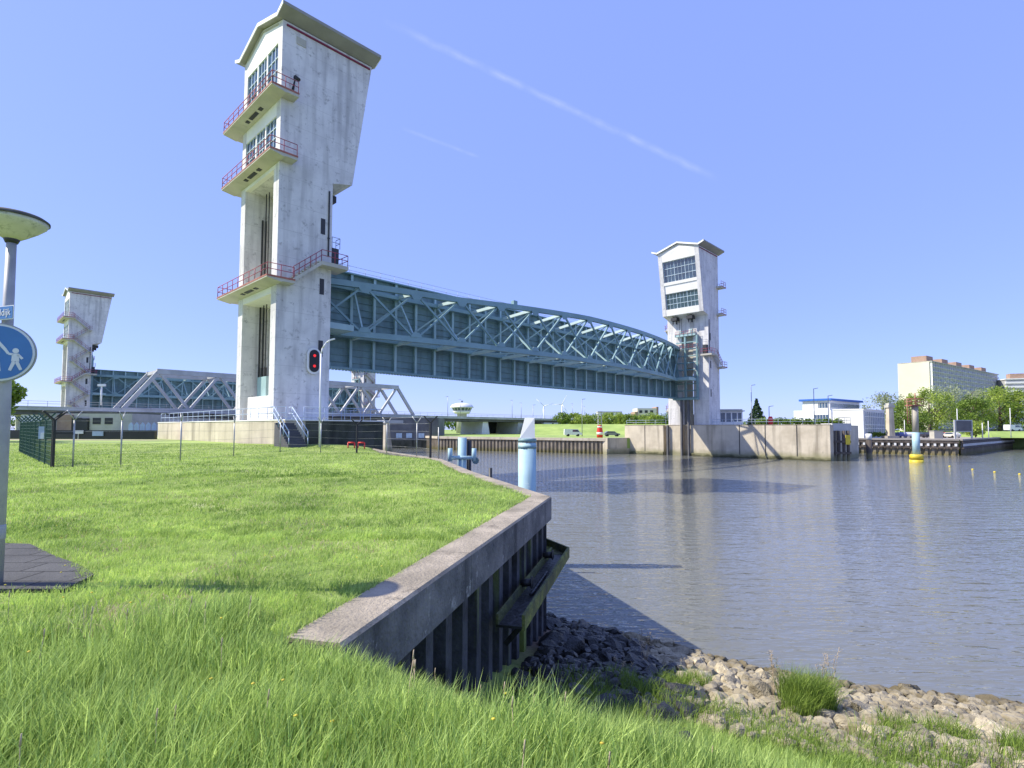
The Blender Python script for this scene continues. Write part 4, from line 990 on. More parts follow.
# tall apartment slab
APC = Vector((253.7, 330, 0)); ad = Vector((.815, .578, 0)); ag = Vector((-.614, .787, 0))
FA = lambda x, y, z: APC + ad * x + ag * y + Vector((0, 0, z))
ap = thing('apartment_block', 'long grey apartment slab with a blank cream end wall behind the trees', 'building', FA(67, 8, -2), 0)
mb = MB(); mb.box((0, 0, -2.2), (136, 16, 41.5), FA); mb.build('wall', mat('grey_facade', (.42, .40, .42), .8, (.36, .34, .36), .1), ap)
mb = MB(); mb.box((-.4, -.2, -2.2), (-.02, 16.2, 41.9), FA); mb.build('end_wall', 'cream', ap)
mb = MB(); mb.box((-.4, -1.6, 41.5), (136, 16, 42.0), FA); mb.build('roof', 'soffit', ap)
for r in range(14):
    z = 1.0 + r * 2.9
    mb = MB(); mb.box((.5, -.25, z + 1.0), (135.5, -.03, z + 2.35), FA)
    o = mb.build('window_strip', mat('dark_strip', (.05, .055, .08), .25) if r == 0 else bpy.data.materials['dark_strip'], ap)
    mb = MB(); mb.box((.2, -1.5, z - .1), (135.8, -.02, z + .06), FA)
    for k in range(34): mb.box((.2 + k * 4, -1.5, z - .1), (.38 + k * 4, -.26, z + 2.75), FA)
    mb.build('gallery', 'tower_b', ap)
    mb = MB()
    for k in range(34):
        if (k * 7 + r * 3) % 5 < 3: mb.box((1 + k * 4, -1.54, z + .05), (3.2 + k * 4, -1.5, z + .95), FA)
    mb.box((.3, -1.52, z + .9), (135.6, -1.49, z + .98), FA)
    mb.build('balustrade', mat('mauve_panel', (.34, .33, .42), .7) if r == 0 else bpy.data.materials['mauve_panel'], ap)
for k in range(5):
    mb = MB(); mb.box((9 + k * 27, 4, 42), (20 + k * 27, 12, 46.5), FA); mb.build('lift_house', 'brick', ap)
a2 = thing('apartment_block', 'second apartment block with white balcony bands at the right edge', 'building', (420, 400, -2))
FA2 = lambda x, y, z: Vector((356, 392, 0)) + Vector((.93, -.36, 0)) * x + Vector((.36, .93, 0)) * y + Vector((0, 0, z))
mb = MB(); mb.box((0, 0, -2.2), (110, 14, 36.5), FA2); mb.build('wall', 'truss', a2)
for r in range(12):
    mb = MB(); mb.box((-.3, -1.2, r * 3.05), (110, -.01, r * 3.05 + 1.4), FA2); mb.build('balcony_band', 'tower_b', a2)
mb = MB(); mb.box((-.5, -1.4, 36.5), (110, 14, 37.2), FA2); mb.build('roof', 'tower_b', a2)
mb = MB(); mb.box((4, 3, 37.2), (17, 9, 41), FA2); mb.build('roof_house', 'brick', a2)

# white building with blue roof edge
wbd = thing('office_building', 'white two-storey building with a blue roof edge behind the river wall', 'building', (86, 155, -2))
FW = lambda x, y, z: Vector((86.6, 148, 0)) + Vector((.8, .6, 0)) * x + Vector((-.6, .8, 0)) * y + Vector((0, 0, z))
mb = MB(); mb.box((0, 0, -2.2), (21, 9.9, 5.4), FW); mb.box((0.4, .4, 5.4), (20, 7.6, 8.0), FW); mb.build('wall', 'white', wbd)
mb = MB(); mb.box((-.3, -.3, 8.0), (20.8, 8.3, 8.55), FW); mb.build('roof', mat('blue_fascia', (.03, .14, .5), .5), wbd)
for (y0, y1, z0, z1) in ((.8, 3.4, 5.9, 7.5), (.5, 4.2, 2.2, 4.2)):
    x0 = .37 if z0 > 5 else -.03
    mb = MB(); mb.box((x0, y0, z0), (x0 + .025, y1, z1), FW); wd = mb.build('window', 'glass', wbd)
    mb = MB(); k = y0
    while k < y1: mb.box((x0 - .04, k, z0), (x0 - .001, k + .08, z1), FW); k += .75
    mb.box((x0 - .05, y0, z0), (x0 - .0005, y1, z0 + .08), FW); mb.box((x0 - .05, y0, z1 - .08), (x0 - .0005, y1, z1), FW)
    mb.build('frame', 'white', wd)
mb = MB(); mb.box((1.0, .36, 6.0), (19.5, .39, 7.4), FW); wd = mb.build('window', 'glass', wbd)
mb = MB()
for k in range(24): mb.box((1.0 + k * .8, .31, 6.0), (1.12 + k * .8, .359, 7.4), FW)
mb.box((1.0, .30, 6.0), (19.5, .3595, 6.1), FW); mb.box((1.0, .30, 7.3), (19.5, .3595, 7.4), FW)
mb.build('frame', 'white', wd)
wb2 = thing('office_building', 'plain white box building with a grey glazed side next to the quay', 'building', (84, 138, -2))
c0 = Vector((80.7, 137, 0)); c1 = Vector((85.1, 132, 0)); e1 = (c1 - c0).normalized(); e2 = Vector((.75, .66, 0))
FX = lambda x, y, z: c0 + e1 * x + e2 * y + Vector((0, 0, z))
Lx = (c1 - c0).length
mb = MB(); mb.box((0, 0, -2.2), (Lx, 17, 4.9), FX); mb.build('wall', 'white', wb2)
mb = MB(); mb.box((-.1, -.1, 4.9), (Lx + .15, 17.1, 5.15), FX); mb.build('roof', 'tower_b', wb2)
mb = MB(); mb.box((Lx + .001, .6, -1.6), (Lx + .06, 16.6, 4.6), FX); sd = mb.build('glazed_side', mat('grey_panes', (.24, .28, .36), .2), wb2)
mb = MB()
for k in range(12): mb.box((Lx + .06, .6 + k * 1.45, -1.6), (Lx + .16, .72 + k * 1.45, 4.6), FX)
for z in (-1.6, .3, 1.2, 3.2, 4.4): mb.box((Lx + .06, .6, z), (Lx + .14, 16.6, z + .14), FX)
mb.build('frame', 'white', sd)
# hazy low housing in the distance, left of the far tower
fb = thing('apartment_building', 'small cream apartment building with brown balconies far behind the far bank', 'building', (70, 305, -2))
pz = ony(643, 411, 300)
mb = MB(); mb.box((pz.x - 3, 300, -2), (pz.x + 7.5, 312, 11.6)); mb.build('wall', 'cream', fb)
mb = MB(); mb.box((pz.x - 4.6, 299, -2), (pz.x - 3, 310, 9.6)); mb.box((pz.x + 7.5, 300, -2), (pz.x + 8.6, 310, 12.4)); mb.build('stair_tower', 'brick', fb)
for r in range(4):
    for k in range(3): mb = MB(); mb.box((pz.x - 2 + k * 3, 299.8, .6 + r * 2.8), (pz.x - .4 + k * 3, 299.98, 2.0 + r * 2.8)); mb.build('window', 'dark', fb)
for i, (px, py0, w, lab) in enumerate(((610, 412, 7, 'pale low building among the trees on the far bank'), (625, 416, 5, 'tiny white building left of the far tower'))):
    P = ony(px, py0, 330); o = thing('distant_house', lab, 'building', (P.x, 330, -2))
    mb = MB(); mb.box((P.x - w, 330, -2), (P.x + w, 338, P.z)); mb.build('wall', 'white', o)
    mb = MB(); mb.box((P.x - w - .3, 329.7, P.z), (P.x + w + .3, 338, P.z + .7)); mb.build('roof', 'soffit', o)

# chimney-like concrete post, display board, poles on the quay
P = ony(890.7, 436, 132); X_ = P.x
c_ = thing('concrete_column', 'tall weathered concrete column with a wider cap on the quay', 'column', (X_, 132, -2))
mb = MB(); mb.hexa([Vector((X_ - .7, 131.3, -2)), Vector((X_ + .7, 131.3, -2)), Vector((X_ + .7, 132.7, -2)), Vector((X_ - .7, 132.7, -2)), Vector((X_ - .55, 131.45, 5.4)), Vector((X_ + .55, 131.45, 5.4)), Vector((X_ + .55, 132.55, 5.4)), Vector((X_ - .55, 132.55, 5.4))]); mb.build('shaft', 'podium', c_)
mb = MB(); mb.box((X_ - .8, 131.2, 5.4), (X_ + .8, 132.8, 6.0)); mb.box((X_ - .55, 131.4, 6.0), (X_ + .55, 132.6, 6.5)); mb.build('cap', 'soffit', c_)
mb = MB(); mb.box((X_ - 1.4, 130.9, -2), (X_ + 1.4, 133.1, -1.4)); mb.build('footing', 'paving', c_)
P = ony(963, 431, 128); X_ = P.x
b_ = thing('display_board', 'dark display board on two legs on the quay at right', 'board', (X_, 128, -2))
mb = MB(); mb.box((X_ - 1.7, 127.8, -.2), (X_ + 1.9, 128.1, 2.2)); mb.build('screen', 'dark', b_)
mb = MB(); mb.box((X_ - 2.0, 127.75, -.4), (X_ + 2.1, 127.8, 2.4)); mb.box((X_ - 2.05, 127.8, -2), (X_ - 1.75, 128.1, 2.4)); mb.box((X_ + 1.92, 127.8, -2), (X_ + 2.2, 128.1, 2.4)); mb.build('frame', 'truss', b_)
mb = MB(); mb.box((X_ - 1.7, 127.7, -.2), (X_ + 1.9, 127.74, 2.2)); mb.build('screen_face', 'deck', b_)
for i, (px, pt, pb_, Y, lab) in enumerate(((958, 406, 431, 134, 'white pole standing behind the display board'), (1011, 405, 428, 150, 'white pole near the right edge in front of the trees'), (989, 418, 435, 130, 'short white pole right of the display board'), (983, 420, 436, 128, 'shorter pale pole just right of the display board'), (905, 418, 434, 140, 'thin pole among the parked cars'))):
    a, b = ony(px, pb_, Y), ony(px, pt, Y)
    mb = MB(); mb.tube((a.x, Y, -2.0), (a.x, Y, b.z), .11, .08, 6); tag(mb.build('pole', 'white', origin=(a.x, Y, -2)), lab, 'pole', 'poles on the quay')
for i, (px, pt, Y, lab) in enumerate(((813.5, 387, 118, 'tall lamp post in front of the white building with the blue roof edge'), (828, 394, 118, 'lamp post with an angled head at the right half of the river wall'), (751, 384, 122, 'lamp post left of the dark conifer'), (582, 399, 150, 'tall lamp post on the far bank near the trees'), (533, 405, 190, 'lamp post behind the white pile top'), (769, 405, 118, 'short white post between the conifer and the white building'))):
    b = ony(px, pt, Y); o = thing('street_lamp', lab, 'street lamp', (b.x, Y, -2), group='street lamps on the far bank')
    mb = MB(); mb.tube((b.x, Y, -2), (b.x, Y, b.z), .11, .07, 6); mb.build('pole', 'galv', o)
    mb = MB(); mb.beam((b.x, Y, b.z), (b.x + .9, Y, b.z + .15), .25, .12); mb.build('lamp_head', 'galv', o)
rs = ony(770.5, 417, 116); mb = MB(); mb.lathe((rs.x, 116, 0), [(.35, .95), (.5, 1.3), (.5, 2.4), (.3, 2.8)], 12)
tag(mb.build('lifebuoy_cabinet', 'redb', origin=(rs.x, 116, .9)), 'small red cabinet on the river wall near the conifer', 'cabinet')
# wind turbines far away
for i, (px, py, a0, lab) in enumerate(((544, 406, .3, 'distant wind turbine right of the white control tower, tallest'), (562, 404, 1.1, 'distant wind turbine above the far bank trees'))):
    P = ony(px, py, 900); o = thing('wind_turbine', lab, 'wind turbine', (P.x, 900, -2), group='distant wind turbines')
    mb = MB(); mb.tube((P.x, 900, -2), (P.x, 900, P.z), 1.2, .7, 8); mb.build('mast', 'white', o)
    for k in range(3):
        a = a0 + k * 2.094; q_ = Vector((P.x + 17 * math.cos(a), 898, P.z + 17 * math.sin(a)))
        mb = MB(); mb.tube((P.x, 898, P.z), q_, .9, .2, 5); mb.build('blade', 'white', o)

# ------------------------------------------------------------------ cars
def car(px, py, Y, col, label, rz, van=False, zg=-2.0, group='cars parked on the quay'):
    x = ony(px, py, Y).x; c = thing('parked_van' if van else 'parked_car', label, 'van' if van else 'car', (x, Y, zg), rz, group)
    Mx = Matrix.Translation((x, Y, zg)) @ Matrix.Rotation(rz, 4, 'Z'); F = lambda a, b, z: Mx @ Vector((a, b, z))
    cm = mat('car_paint', col, .3, tuple(v * .95 for v in col))
    pr = [(-2.1, .35), (2.1, .35), (2.15, .75), (1.25, .95), (.6, 1.42), (-1.3, 1.45), (-1.95, 1.0), (-2.15, .9)] if not van else [(-2.4, .4), (2.4, .4), (2.45, .95), (1.9, 1.15), (1.3, 1.95), (-2.35, 2.0), (-2.45, 1.0)]
    mb = MB(); mb.extr([F(a, -.85, z) for a, z in pr], [F(a, .85, z) for a, z in pr]); mb.build('body', cm, c)
    mb = MB(); wp = [(.95, 1.0), (.5, 1.34), (-1.2, 1.36), (-1.7, 1.0)] if not van else [(1.75, 1.2), (1.25, 1.8), (-.2, 1.8), (-.2, 1.2)]
    mb.extr([F(a, -.87, z) for a, z in wp], [F(a, .87, z) for a, z in wp]); mb.build('window', 'glass', c)
    for a in (-1.35, 1.35):
        for b in (-.8, .8): mb = MB(); mb.tube(F(a, b - .1, .33), F(a, b + .1, .33), .33, n=12); mb.build('wheel', 'black', c)
for i, (px, col, nm) in enumerate(((900, (.10, .12, .3), 'dark blue parked car, leftmost of the row on the quay'), (905.5, (.6, .6, .62), 'silver parked car second from left on the quay'), (911, (.25, .2, .4), 'purple grey car just left of the beacon post'), (924, (.05, .05, .06), 'black car just right of the beacon post'), (934, (.5, .08, .06), 'red car left of the display board'), (944, (.55, .1, .1), 'second red car left of the display board'), (951, (.7, .68, .6), 'pale car right beside the display board leg'))):
    car(px, 434, 142 + (i % 3) * 1.5, col, nm, R(78 + i * 3))
car(1013, 426, 165, (.8, .8, .8), 'white van parked on the grass rise at the right edge', R(12), True, -.3, None)
car(573, 432, 150, (.8, .8, .8), 'white van on the far bank road below the trees', R(3), True, -2.0, None)
car(612, 431, 150, (.2, .22, .24), 'dark grey car on the far bank road right of the red beacon', R(3), False, -2.0, None)
# raised lawn at the right edge
mb = MB(); mb.extr([Vector((134, 152, -2.1)), Vector((190, 152, -2.1)), Vector((190, 158, -.3)), Vector((138, 158, -.3))], [Vector((134, 220, -2.1)), Vector((190, 220, -2.1)), Vector((190, 200, -.3)), Vector((138, 200, -.3))])
tag(mb.build('grass_bank', 'grass_far'), kind='structure')
# green dyke across the river
mb = MB(); mb.extr([Vector((5, 190, -2.1)), Vector((5, 205, 1.8)), Vector((5, 240, 1.8)), Vector((5, 260, -2.1))], [Vector((75, 175, -2.1)), Vector((75, 188, 1.8)), Vector((75, 240, 1.8)), Vector((75, 260, -2.1))])
tag(mb.build('dyke', 'grass_far'), kind='structure')
# brick kiosk and red stacks on the quay
P = ony(935, 433, 131); mb = MB(); mb.box((P.x - .9, 130, -2), (P.x + 1.2, 131.5, -.3)); mb.box((P.x - 1.0, 129.9, -.3), (P.x + 1.3, 131.6, -.15))
tag(mb.build('utility_box', 'soffit', origin=(P.x, 130, -2)), 'grey utility box on the quay left of the display board', 'utility box')

# ------------------------------------------------------------------ things left of the near tower, under the bridge
lw = thing('low_wall', 'low black wall with small signs behind the left part of the lawn', 'wall', (-52, 66, -1.4))
mb = MB(); mb.box((-75, 66, -1.6), (-43.2, 66.5, -.32)); mb.build('wall', 'dark', lw)
P = ony(97.5, 435, 65.8); mb = MB(); mb.box((P.x - .65, 65.85, -1.0), (P.x + .65, 65.95, -.42)); mb.build('blue_sign', 'rail_blue', lw)
P = ony(79, 434, 65.8); mb = MB(); mb.box((P.x - .5, 65.8, -.75), (P.x + .5, 65.9, -.35)); mb.beam((P.x - .1, 65.85, -1.4), (P.x - .1, 65.85, -.7), .06); mb.build('white_sign', 'signwhite', lw)
mb = MB(); mb.prism([(-75, 60), (-40, 60), (-38, 63.9), (-75, 64.5)], -1.4, -1.385)
tag(mb.build('dirt_path', mat('dry_earth', (.40, .33, .24), .95)), kind='structure')
g_ = thing('pump_house', 'grey concrete building with small dark windows under the left end of the bridge', 'building', (-95, 116, -1.4))
a, b = ony(50, 430, 112), ony(132, 430, 112)
mb = MB(); mb.box((a.x - 4, 112, -1.6), (b.x, 124, 2.9)); mb.build('wall', 'soffit', g_)
for px in (97, 109, 78):
    P = ony(px, 423, 112); mb = MB(); mb.box((P.x - .8, 111.9, .7), (P.x + .8, 111.99, 2.0)); mb.build('window', 'dark', g_)
P = ony(62, 430, 111); mb = MB(); mb.box((P.x - 1.5, 111.5, -1.5), (P.x + 1.5, 111.99, 2.6)); mb.build('brick_panel', 'brick', g_)
P = ony(75, 428, 111); mb = MB(); mb.box((P.x - 1.0, 111.4, -1.5), (P.x + 2.2, 111.98, 1.9)); mb.build('doorway', 'dark', g_)
h_ = thing('white_hall', 'long low white hall seen under the truss bridge', 'building', (-100, 150, -1.4))
a, b = ony(118, 425, 150), ony(236, 425, 150)
mb = MB(); mb.box((a.x, 150, -1.6), (b.x + 4, 160, 2.6)); mb.build('wall', 'white', h_)
mb = MB(); mb.box((a.x - .3, 149.6, 2.6), (b.x + 4.3, 160.4, 2.9)); mb.build('roof', 'tower_b', h_)
a, b = ony(128, 430, 100), ony(180, 430, 100)
f_ = thing('barrier_fence', 'blue railing with peaked panels under the truss bridge', 'fence', (a.x, 100, -1.4))
n = 9
for k in range(n):
    x = a.x + (b.x - a.x) * k / n; w = (b.x - a.x) / n
    mb = MB(); mb.extr([Vector((x + .1, 100, -1.4)), Vector((x + w - .1, 100, -1.4)), Vector((x + w - .1, 100, .5)), Vector((x + w / 2, 100, 1.0)), Vector((x + .1, 100, .5))], [Vector((x + .1, 100.1, -1.4)), Vector((x + w - .1, 100.1, -1.4)), Vector((x + w - .1, 100.1, .5)), Vector((x + w / 2, 100.1, 1.0)), Vector((x + .1, 100.1, .5))]); mb.build('panel', 'rail_blue', f_)
# white lamp pole with curved arm near the tower
o = thing('street_lamp', 'slim white lamp post with a curved arm in front of the nearest tower', 'street lamp', (-15.1, 43, .7))
mb = MB(); mb.path([(-15.15, 43, -1.5), (-15.15, 43, 5.9)], .075, 8); mb.build('pole', 'white', o)
mb = MB(); mb.path([(-15.15, 43, 5.9), (-15.05, 43, 6.35), (-14.75, 43, 6.8), (-14.45, 43, 7.0)], .06, 8); mb.beam((-14.5, 43, 7.0), (-14.1, 43, 7.1), .16, .1); mb.build('arm', 'white', o)
a = ony(72.5, 398, 118); o = thing('street_lamp', 'white lamp post with two heads in front of the distant left tower', 'street lamp', (-88, 118, 3))
P = ony(101.5, 392, 118); mb = MB(); mb.tube((P.x, 118, 4.9), (P.x, 118, 9.0), .16, n=6); mb.build('pole', 'white', o)
mb = MB(); mb.beam((P.x - .8, 118, 9.2), (P.x + .8, 118, 9.2), .4, .5); mb.build('lamp_head', 'white', o)

# ------------------------------------------------------------------ fences
def yarm(mb, p, h, d, arm=.42):
    mb.tube(p, p + Vector((0, 0, h)), .035, n=6)
    for s in (-1, 1): mb.tube(p + Vector((0, 0, h)), p + Vector((0, 0, h + arm)) + d * s * arm * .75, .028, n=5)
fpos = [(-19.99, 23.84), (-19.25, 24.0), (-17.84, 24.96), (-16.95, 27.97), (-17.02, 33.46), (-15.86, 37.4), (-13.29, 38.0), (-11.11, 39.14), (-8.46, 36.95), (-5.88, 33.81), (-4.75, 31.87), (-4.15, 30.9)]
fz = lambda x, y: -1.72 if x > -9.2 else float(ground_z(x, y))
fn = thing('wire_fence', 'wire fence with forked posts crossing the lawn before the nearest tower', 'fence', (-15, 33, -1.7))
for i, (x, y) in enumerate(fpos):
    blk = i in (0, 7, 10); gz = fz(x, y); p = Vector((x, y, gz)); mb = MB()
    j = min(i + 1, len(fpos) - 1); k0 = max(i - 1, 0); d = Vector((fpos[j][0] - fpos[k0][0], fpos[j][1] - fpos[k0][1], 0)).normalized(); nrm = Vector((-d.y, d.x, 0))
    h = 2.05
    if i == 11: mb.tube(p, p + Vector((0, 0, 1.8)), .03, n=6)
    elif blk:
        mb.beam(p, p + Vector((0, 0, h)), .1)
        for s in (-1, 1): mb.beam(p + Vector((0, 0, h)), p + Vector((0, 0, h + .4)) + (nrm * .5 + d * .5).normalized() * s * .42, .07)
    else: yarm(mb, p, h, (nrm * .7 + d * .7).normalized())
    mb.build('post', 'black' if blk else 'galv', fn)
wires = MB()
for (x0, y0), (x1, y1) in zip(fpos, fpos[1:-1]):
    a = Vector((x0, y0, fz(x0, y0))); b = Vector((x1, y1, fz(x1, y1)))
    for h in (.08, .55, 1.05, 1.55, 2.02): wires.tube(a + Vector((0, 0, h)), b + Vector((0, 0, h)), .006, n=3)
    d = (b - a).normalized(); nr = Vector((-d.y, d.x, 0))
    for s in (-1, 1): wires.tube(a + Vector((0, 0, 2.42)) + (nr * .7 + d * .7) * s * .3, b + Vector((0, 0, 2.42)) + (nr * .7 + d * .7) * s * .3, .006, n=3)
wires.build('wire', 'galv', fn)
mb = MB(); mb.beam((-19.95, 23.86, .05 - .3), (-19.27, 23.98, .05 - .3), .06); mb.build('cross_bar', 'black', fn)
gf = thing('mesh_fence', 'dark green welded mesh fence running away at the left of the lawn', 'fence', (-26, 30, -1.7))
GA, GB = Vector((-20.15, 23.95, 0)), Vector((-33.5, 37.2, 0)); n = 7
for k in range(n + 1):
    p = GA.lerp(GB, k / n); p.z = float(ground_z(p.x, p.y)); mb = MB(); mb.beam(p, p + Vector((0, 0, 2.05)), .07)
    dr = (GB - GA).normalized(); nr = Vector((-dr.y, dr.x, 0))
    for s in (-1, 1): mb.beam(p + Vector((0, 0, 2.05)), p + Vector((0, 0, 2.4)) + (nr * .7 + dr * .7) * s * .4, .05)
    mb.build('post', 'greenf' if k else 'black', gf)
wm = MB(); z = 0
Lg = (GB - GA).length; m_ = int(Lg / .19)
for k in range(m_):
    p = GA.lerp(GB, k / m_); p.z = -1.68; wm.beam(p, p + Vector((0, 0, 2.0)), .012, .012)
for k in range(11):
    a, b = GA.copy(), GB.copy(); a.z = b.z = -1.64 + k * .196; wm.beam(a, b, .016, .02)
wm.build('mesh_panel', 'greenf', gf)
P = GA.lerp(GB, .2); mb = MB(); mb.box((P.x - .15, P.y - .12, -.55), (P.x + .22, P.y - .08, .05)); mb.build('warning_sign', 'rail_blue', gf)
mb = MB(); mb.box((P.x - .02, P.y - .145, -.55), (P.x + .14, P.y - .121, -.25)); mb.build('warning_label', 'signwhite', gf)
# red frames beside the podium
for i, (px, lab) in enumerate(((352, 'small red tube frame standing before the dark podium side, left one'), (362, 'small red tube frame standing before the dark podium side, right one'))):
    P = ony(px, 450, 44); gz = -1.9
    mb = MB(); mb.path([(P.x - .3, 44, gz), (P.x - .3, 44, gz + .75), (P.x + .22, 44, gz + .75), (P.x + .22, 44, gz)], .06, 6); mb.path([(P.x - .3, 44, gz + .2), (P.x + .22, 44, gz + .2)], .05, 6)
    tag(mb.build('red_frame', 'redb', origin=(P.x, 44, gz)), lab, 'frame')

# ------------------------------------------------------------------ lamp post and signs in the foreground
LX, LY = -5.50, 5.89
lp = thing('lamp_post', 'grey lamp post with a wide bowl lamp head at the left edge', 'lamp post', (LX, LY, -1.75))
mb = MB(); mb.lathe((LX, LY, 0), [(.068, -1.9), (.064, .1), (.052, .9), (.044, 2.1)], 20); mb.build('pole', 'post', lp)
mb = MB(); mb.lathe((LX, LY, 0), [(.066, -1.2), (.071, -1.19), (.071, -1.05), (.066, -1.04)], 20); mb.build('door_band', 'post', lp)
HZ = 2.05
mb = MB(); mb.lathe((LX, LY, 0), [(.055, HZ - .03), (.08, HZ + .03)], 20); mb.build('collar', 'dark', lp)
hd = MB(); hd.lathe((LX, LY, 0), [(.07, HZ + .01), (.13, HZ + .05), (.23, HZ + .125), (.295, HZ + .185), (.312, HZ + .22)], 40); hdo = hd.build('lamp_bowl', 'lamp', lp)
mb = MB(); mb.lathe((LX, LY, 0), [(.312, HZ + .22), (.322, HZ + .222), (.322, HZ + .24), (.28, HZ + .27), (.15, HZ + .295), (.03, HZ + .302)], 40); mb.build('lamp_cap', 'lamp_top', lp)
# round pedestrian sign, facing the camera, turned a little
sgn_n = Vector((.42, -.91, 0)).normalized(); sx = Vector((-sgn_n.y, sgn_n.x, 0))
rs_ = thing('road_sign', 'round blue footpath sign with white adult and child figures on the lamp post', 'road sign', (LX, LY - .1, .5))
SC = Vector((LX - .035, LY, .80)) + sgn_n * .10
def disc(r, off, th=.006, n=48, mb=None):
    c = SC + sgn_n * off; return (mb or MB()).extr([c + sx * r * math.cos(a) + Vector((0, 0, r * math.sin(a))) for a in [k * 2 * math.pi / n for k in range(n)]], [c + sgn_n * th + sx * r * math.cos(a) + Vector((0, 0, r * math.sin(a))) for a in [k * 2 * math.pi / n for k in range(n)]])
disc(.305, 0, .012).build('rim', 'signwhite', rs_)
disc(.318, -.02, .019).build('back_plate', 'galv', rs_)
disc(.285, .0125, .004).build('blue_face', 'bluepaint', rs_)
def fig(pts, off=.0175, th=.003):
    mb = MB(); c = SC + sgn_n * off
    for poly in pts: mb.extr([c + sx * x + Vector((0, 0, z)) for x, z in poly], [c + sgn_n * th + sx * x + Vector((0, 0, z)) for x, z in poly])
    return mb
def circ(cx, cz, r, n=16): return [(cx + r * math.cos(k * 2 * math.pi / n), cz + r * math.sin(k * 2 * math.pi / n)) for k in range(n)]
def limb(x0, z0, x1, z1, w0, w1=None):
    w1 = w1 or w0; d = Vector((x1 - x0, z1 - z0)); n = Vector((-d.y, d.x)).normalized()
    return [(x0 + n.x * w0, z0 + n.y * w0), (x0 - n.x * w0, z0 - n.y * w0), (x1 - n.x * w1, z1 - n.y * w1), (x1 + n.x * w1, z1 + n.y * w1)]
fig([circ(-.03, .175, .035), limb(-.035, .135, -.035, -.01, .04, .05), limb(-.045, -.01, -.09, -.19, .026, .018), limb(-.02, -.01, .01, -.20, .026, .018), limb(-.01, .12, .06, .03, .015), limb(.06, .03, .085, -.01, .013), limb(-.06, .12, -.11, .02, .015)]).build('adult_figure', 'signwhite', rs_)
fig([circ(.145, .025, .028), limb(.145, -.005, .145, -.09, .028, .034), limb(.135, -.09, .10, -.19, .017, .013), limb(.155, -.09, .195, -.18, .017, .013), limb(.125, -.015, .085, -.01, .012), limb(.165, -.015, .205, -.06, .012)]).build('child_figure', 'signwhite', rs_)
# street name sign
nm = thing('street_name_sign', 'blue street name plate above the round sign on the lamp post', 'street sign', (LX, LY - .1, 1.15))
nn_ = Vector((-.32, -.95, 0)).normalized(); nx = Vector((-nn_.y, nn_.x, 0)); NC = Vector((LX, LY, 1.22)) + nn_ * .09
def plate(x0, x1, z0, z1, o0, o1): 
    return MB().extr([NC + nx * x + nn_ * o0 + Vector((0, 0, z)) for x, z in ((x0, z0), (x1, z0), (x1, z1), (x0, z1))], [NC + nx * x + nn_ * o1 + Vector((0, 0, z)) for x, z in ((x0, z0), (x1, z0), (x1, z1), (x0, z1))])
plate(-.60, .27, -.075, .075, 0, .01).build('rim', 'signwhite', nm)
plate(-.59, .26, -.065, .065, .011, .014).build('blue_face', 'bluepaint', nm)
cu = bpy.data.curves.new('t', 'FONT'); cu.body = 'IJsseldijk'; cu.size = .105; cu.extrude = .0012; cu.align_x = 'RIGHT'; cu.align_y = 'CENTER'
to = bpy.data.objects.new('t', cu); COL.objects.link(to); bpy.context.view_layer.update()
me = bpy.data.meshes.new_from_object(to.evaluated_get(bpy.context.evaluated_depsgraph_get())); bpy.data.objects.remove(to)
rot = Matrix((nx, Vector((0, 0, 1)), nn_)).transposed().to_4x4()
me.transform(MAT[nm.name].inverted() @ Matrix.Translation(NC + nx * .235 + nn_ * .0165) @ rot)
me.materials.append(M['signwhite']); lt = bpy.data.objects.new('lettering', me); COL.objects.link(lt); lt.parent = nm

# ------------------------------------------------------------------ trees
def leaf_cloud(name, centers, radii, n, size, m, parent, droop=0):
    k = len(centers); ci = rng.integers(0, k, n); c = np.array(centers)[ci]; r = np.array(radii)[ci]
    d = rng.normal(size=(n, 3)); d /= np.linalg.norm(d, axis=1, keepdims=True); rr = rng.random(n) ** .45
    p = c + d * (r * rr)[:, None]; p[:, 2] -= droop * rng.random(n) ** 2
    inv = np.array(MAT[parent.name].inverted()); p = p @ inv[:3, :3].T + inv[:3, 3]
    a = rng.normal(size=(n, 3)); a /= np.linalg.norm(a, axis=1, keepdims=True)
    b = np.cross(a, rng.normal(size=(n, 3))); b /= np.linalg.norm(b, axis=1, keepdims=True)
    s = size * (.6 + .8 * rng.random(n))[:, None]
    v = np.stack([p - a * s, p + b * s * .6, p + a * s, p - b * s * .6], 1).reshape(-1, 3)
    me = bpy.data.meshes.new(name); me.vertices.add(4 * n); me.vertices.foreach_set('co', v.astype(np.float32).ravel())
    me.loops.add(4 * n); me.loops.foreach_set('vertex_index', np.arange(4 * n, dtype=np.int32)); me.polygons.add(n)
    me.polygons.foreach_set('loop_start', np.arange(0, 4 * n, 4, dtype=np.int32))
    me.update(calc_edges=True)
    at = me.attributes.new('rnd', 'FLOAT', 'POINT'); cl = rng.random(k)[ci] * .55 + rng.random(n) * .45
    at.data.foreach_set('value', np.repeat(cl, 4).astype(np.float32))
    me.materials.append(M[m]); o = bpy.data.objects.new(name, me); COL.objects.link(o); o.parent = parent; return o
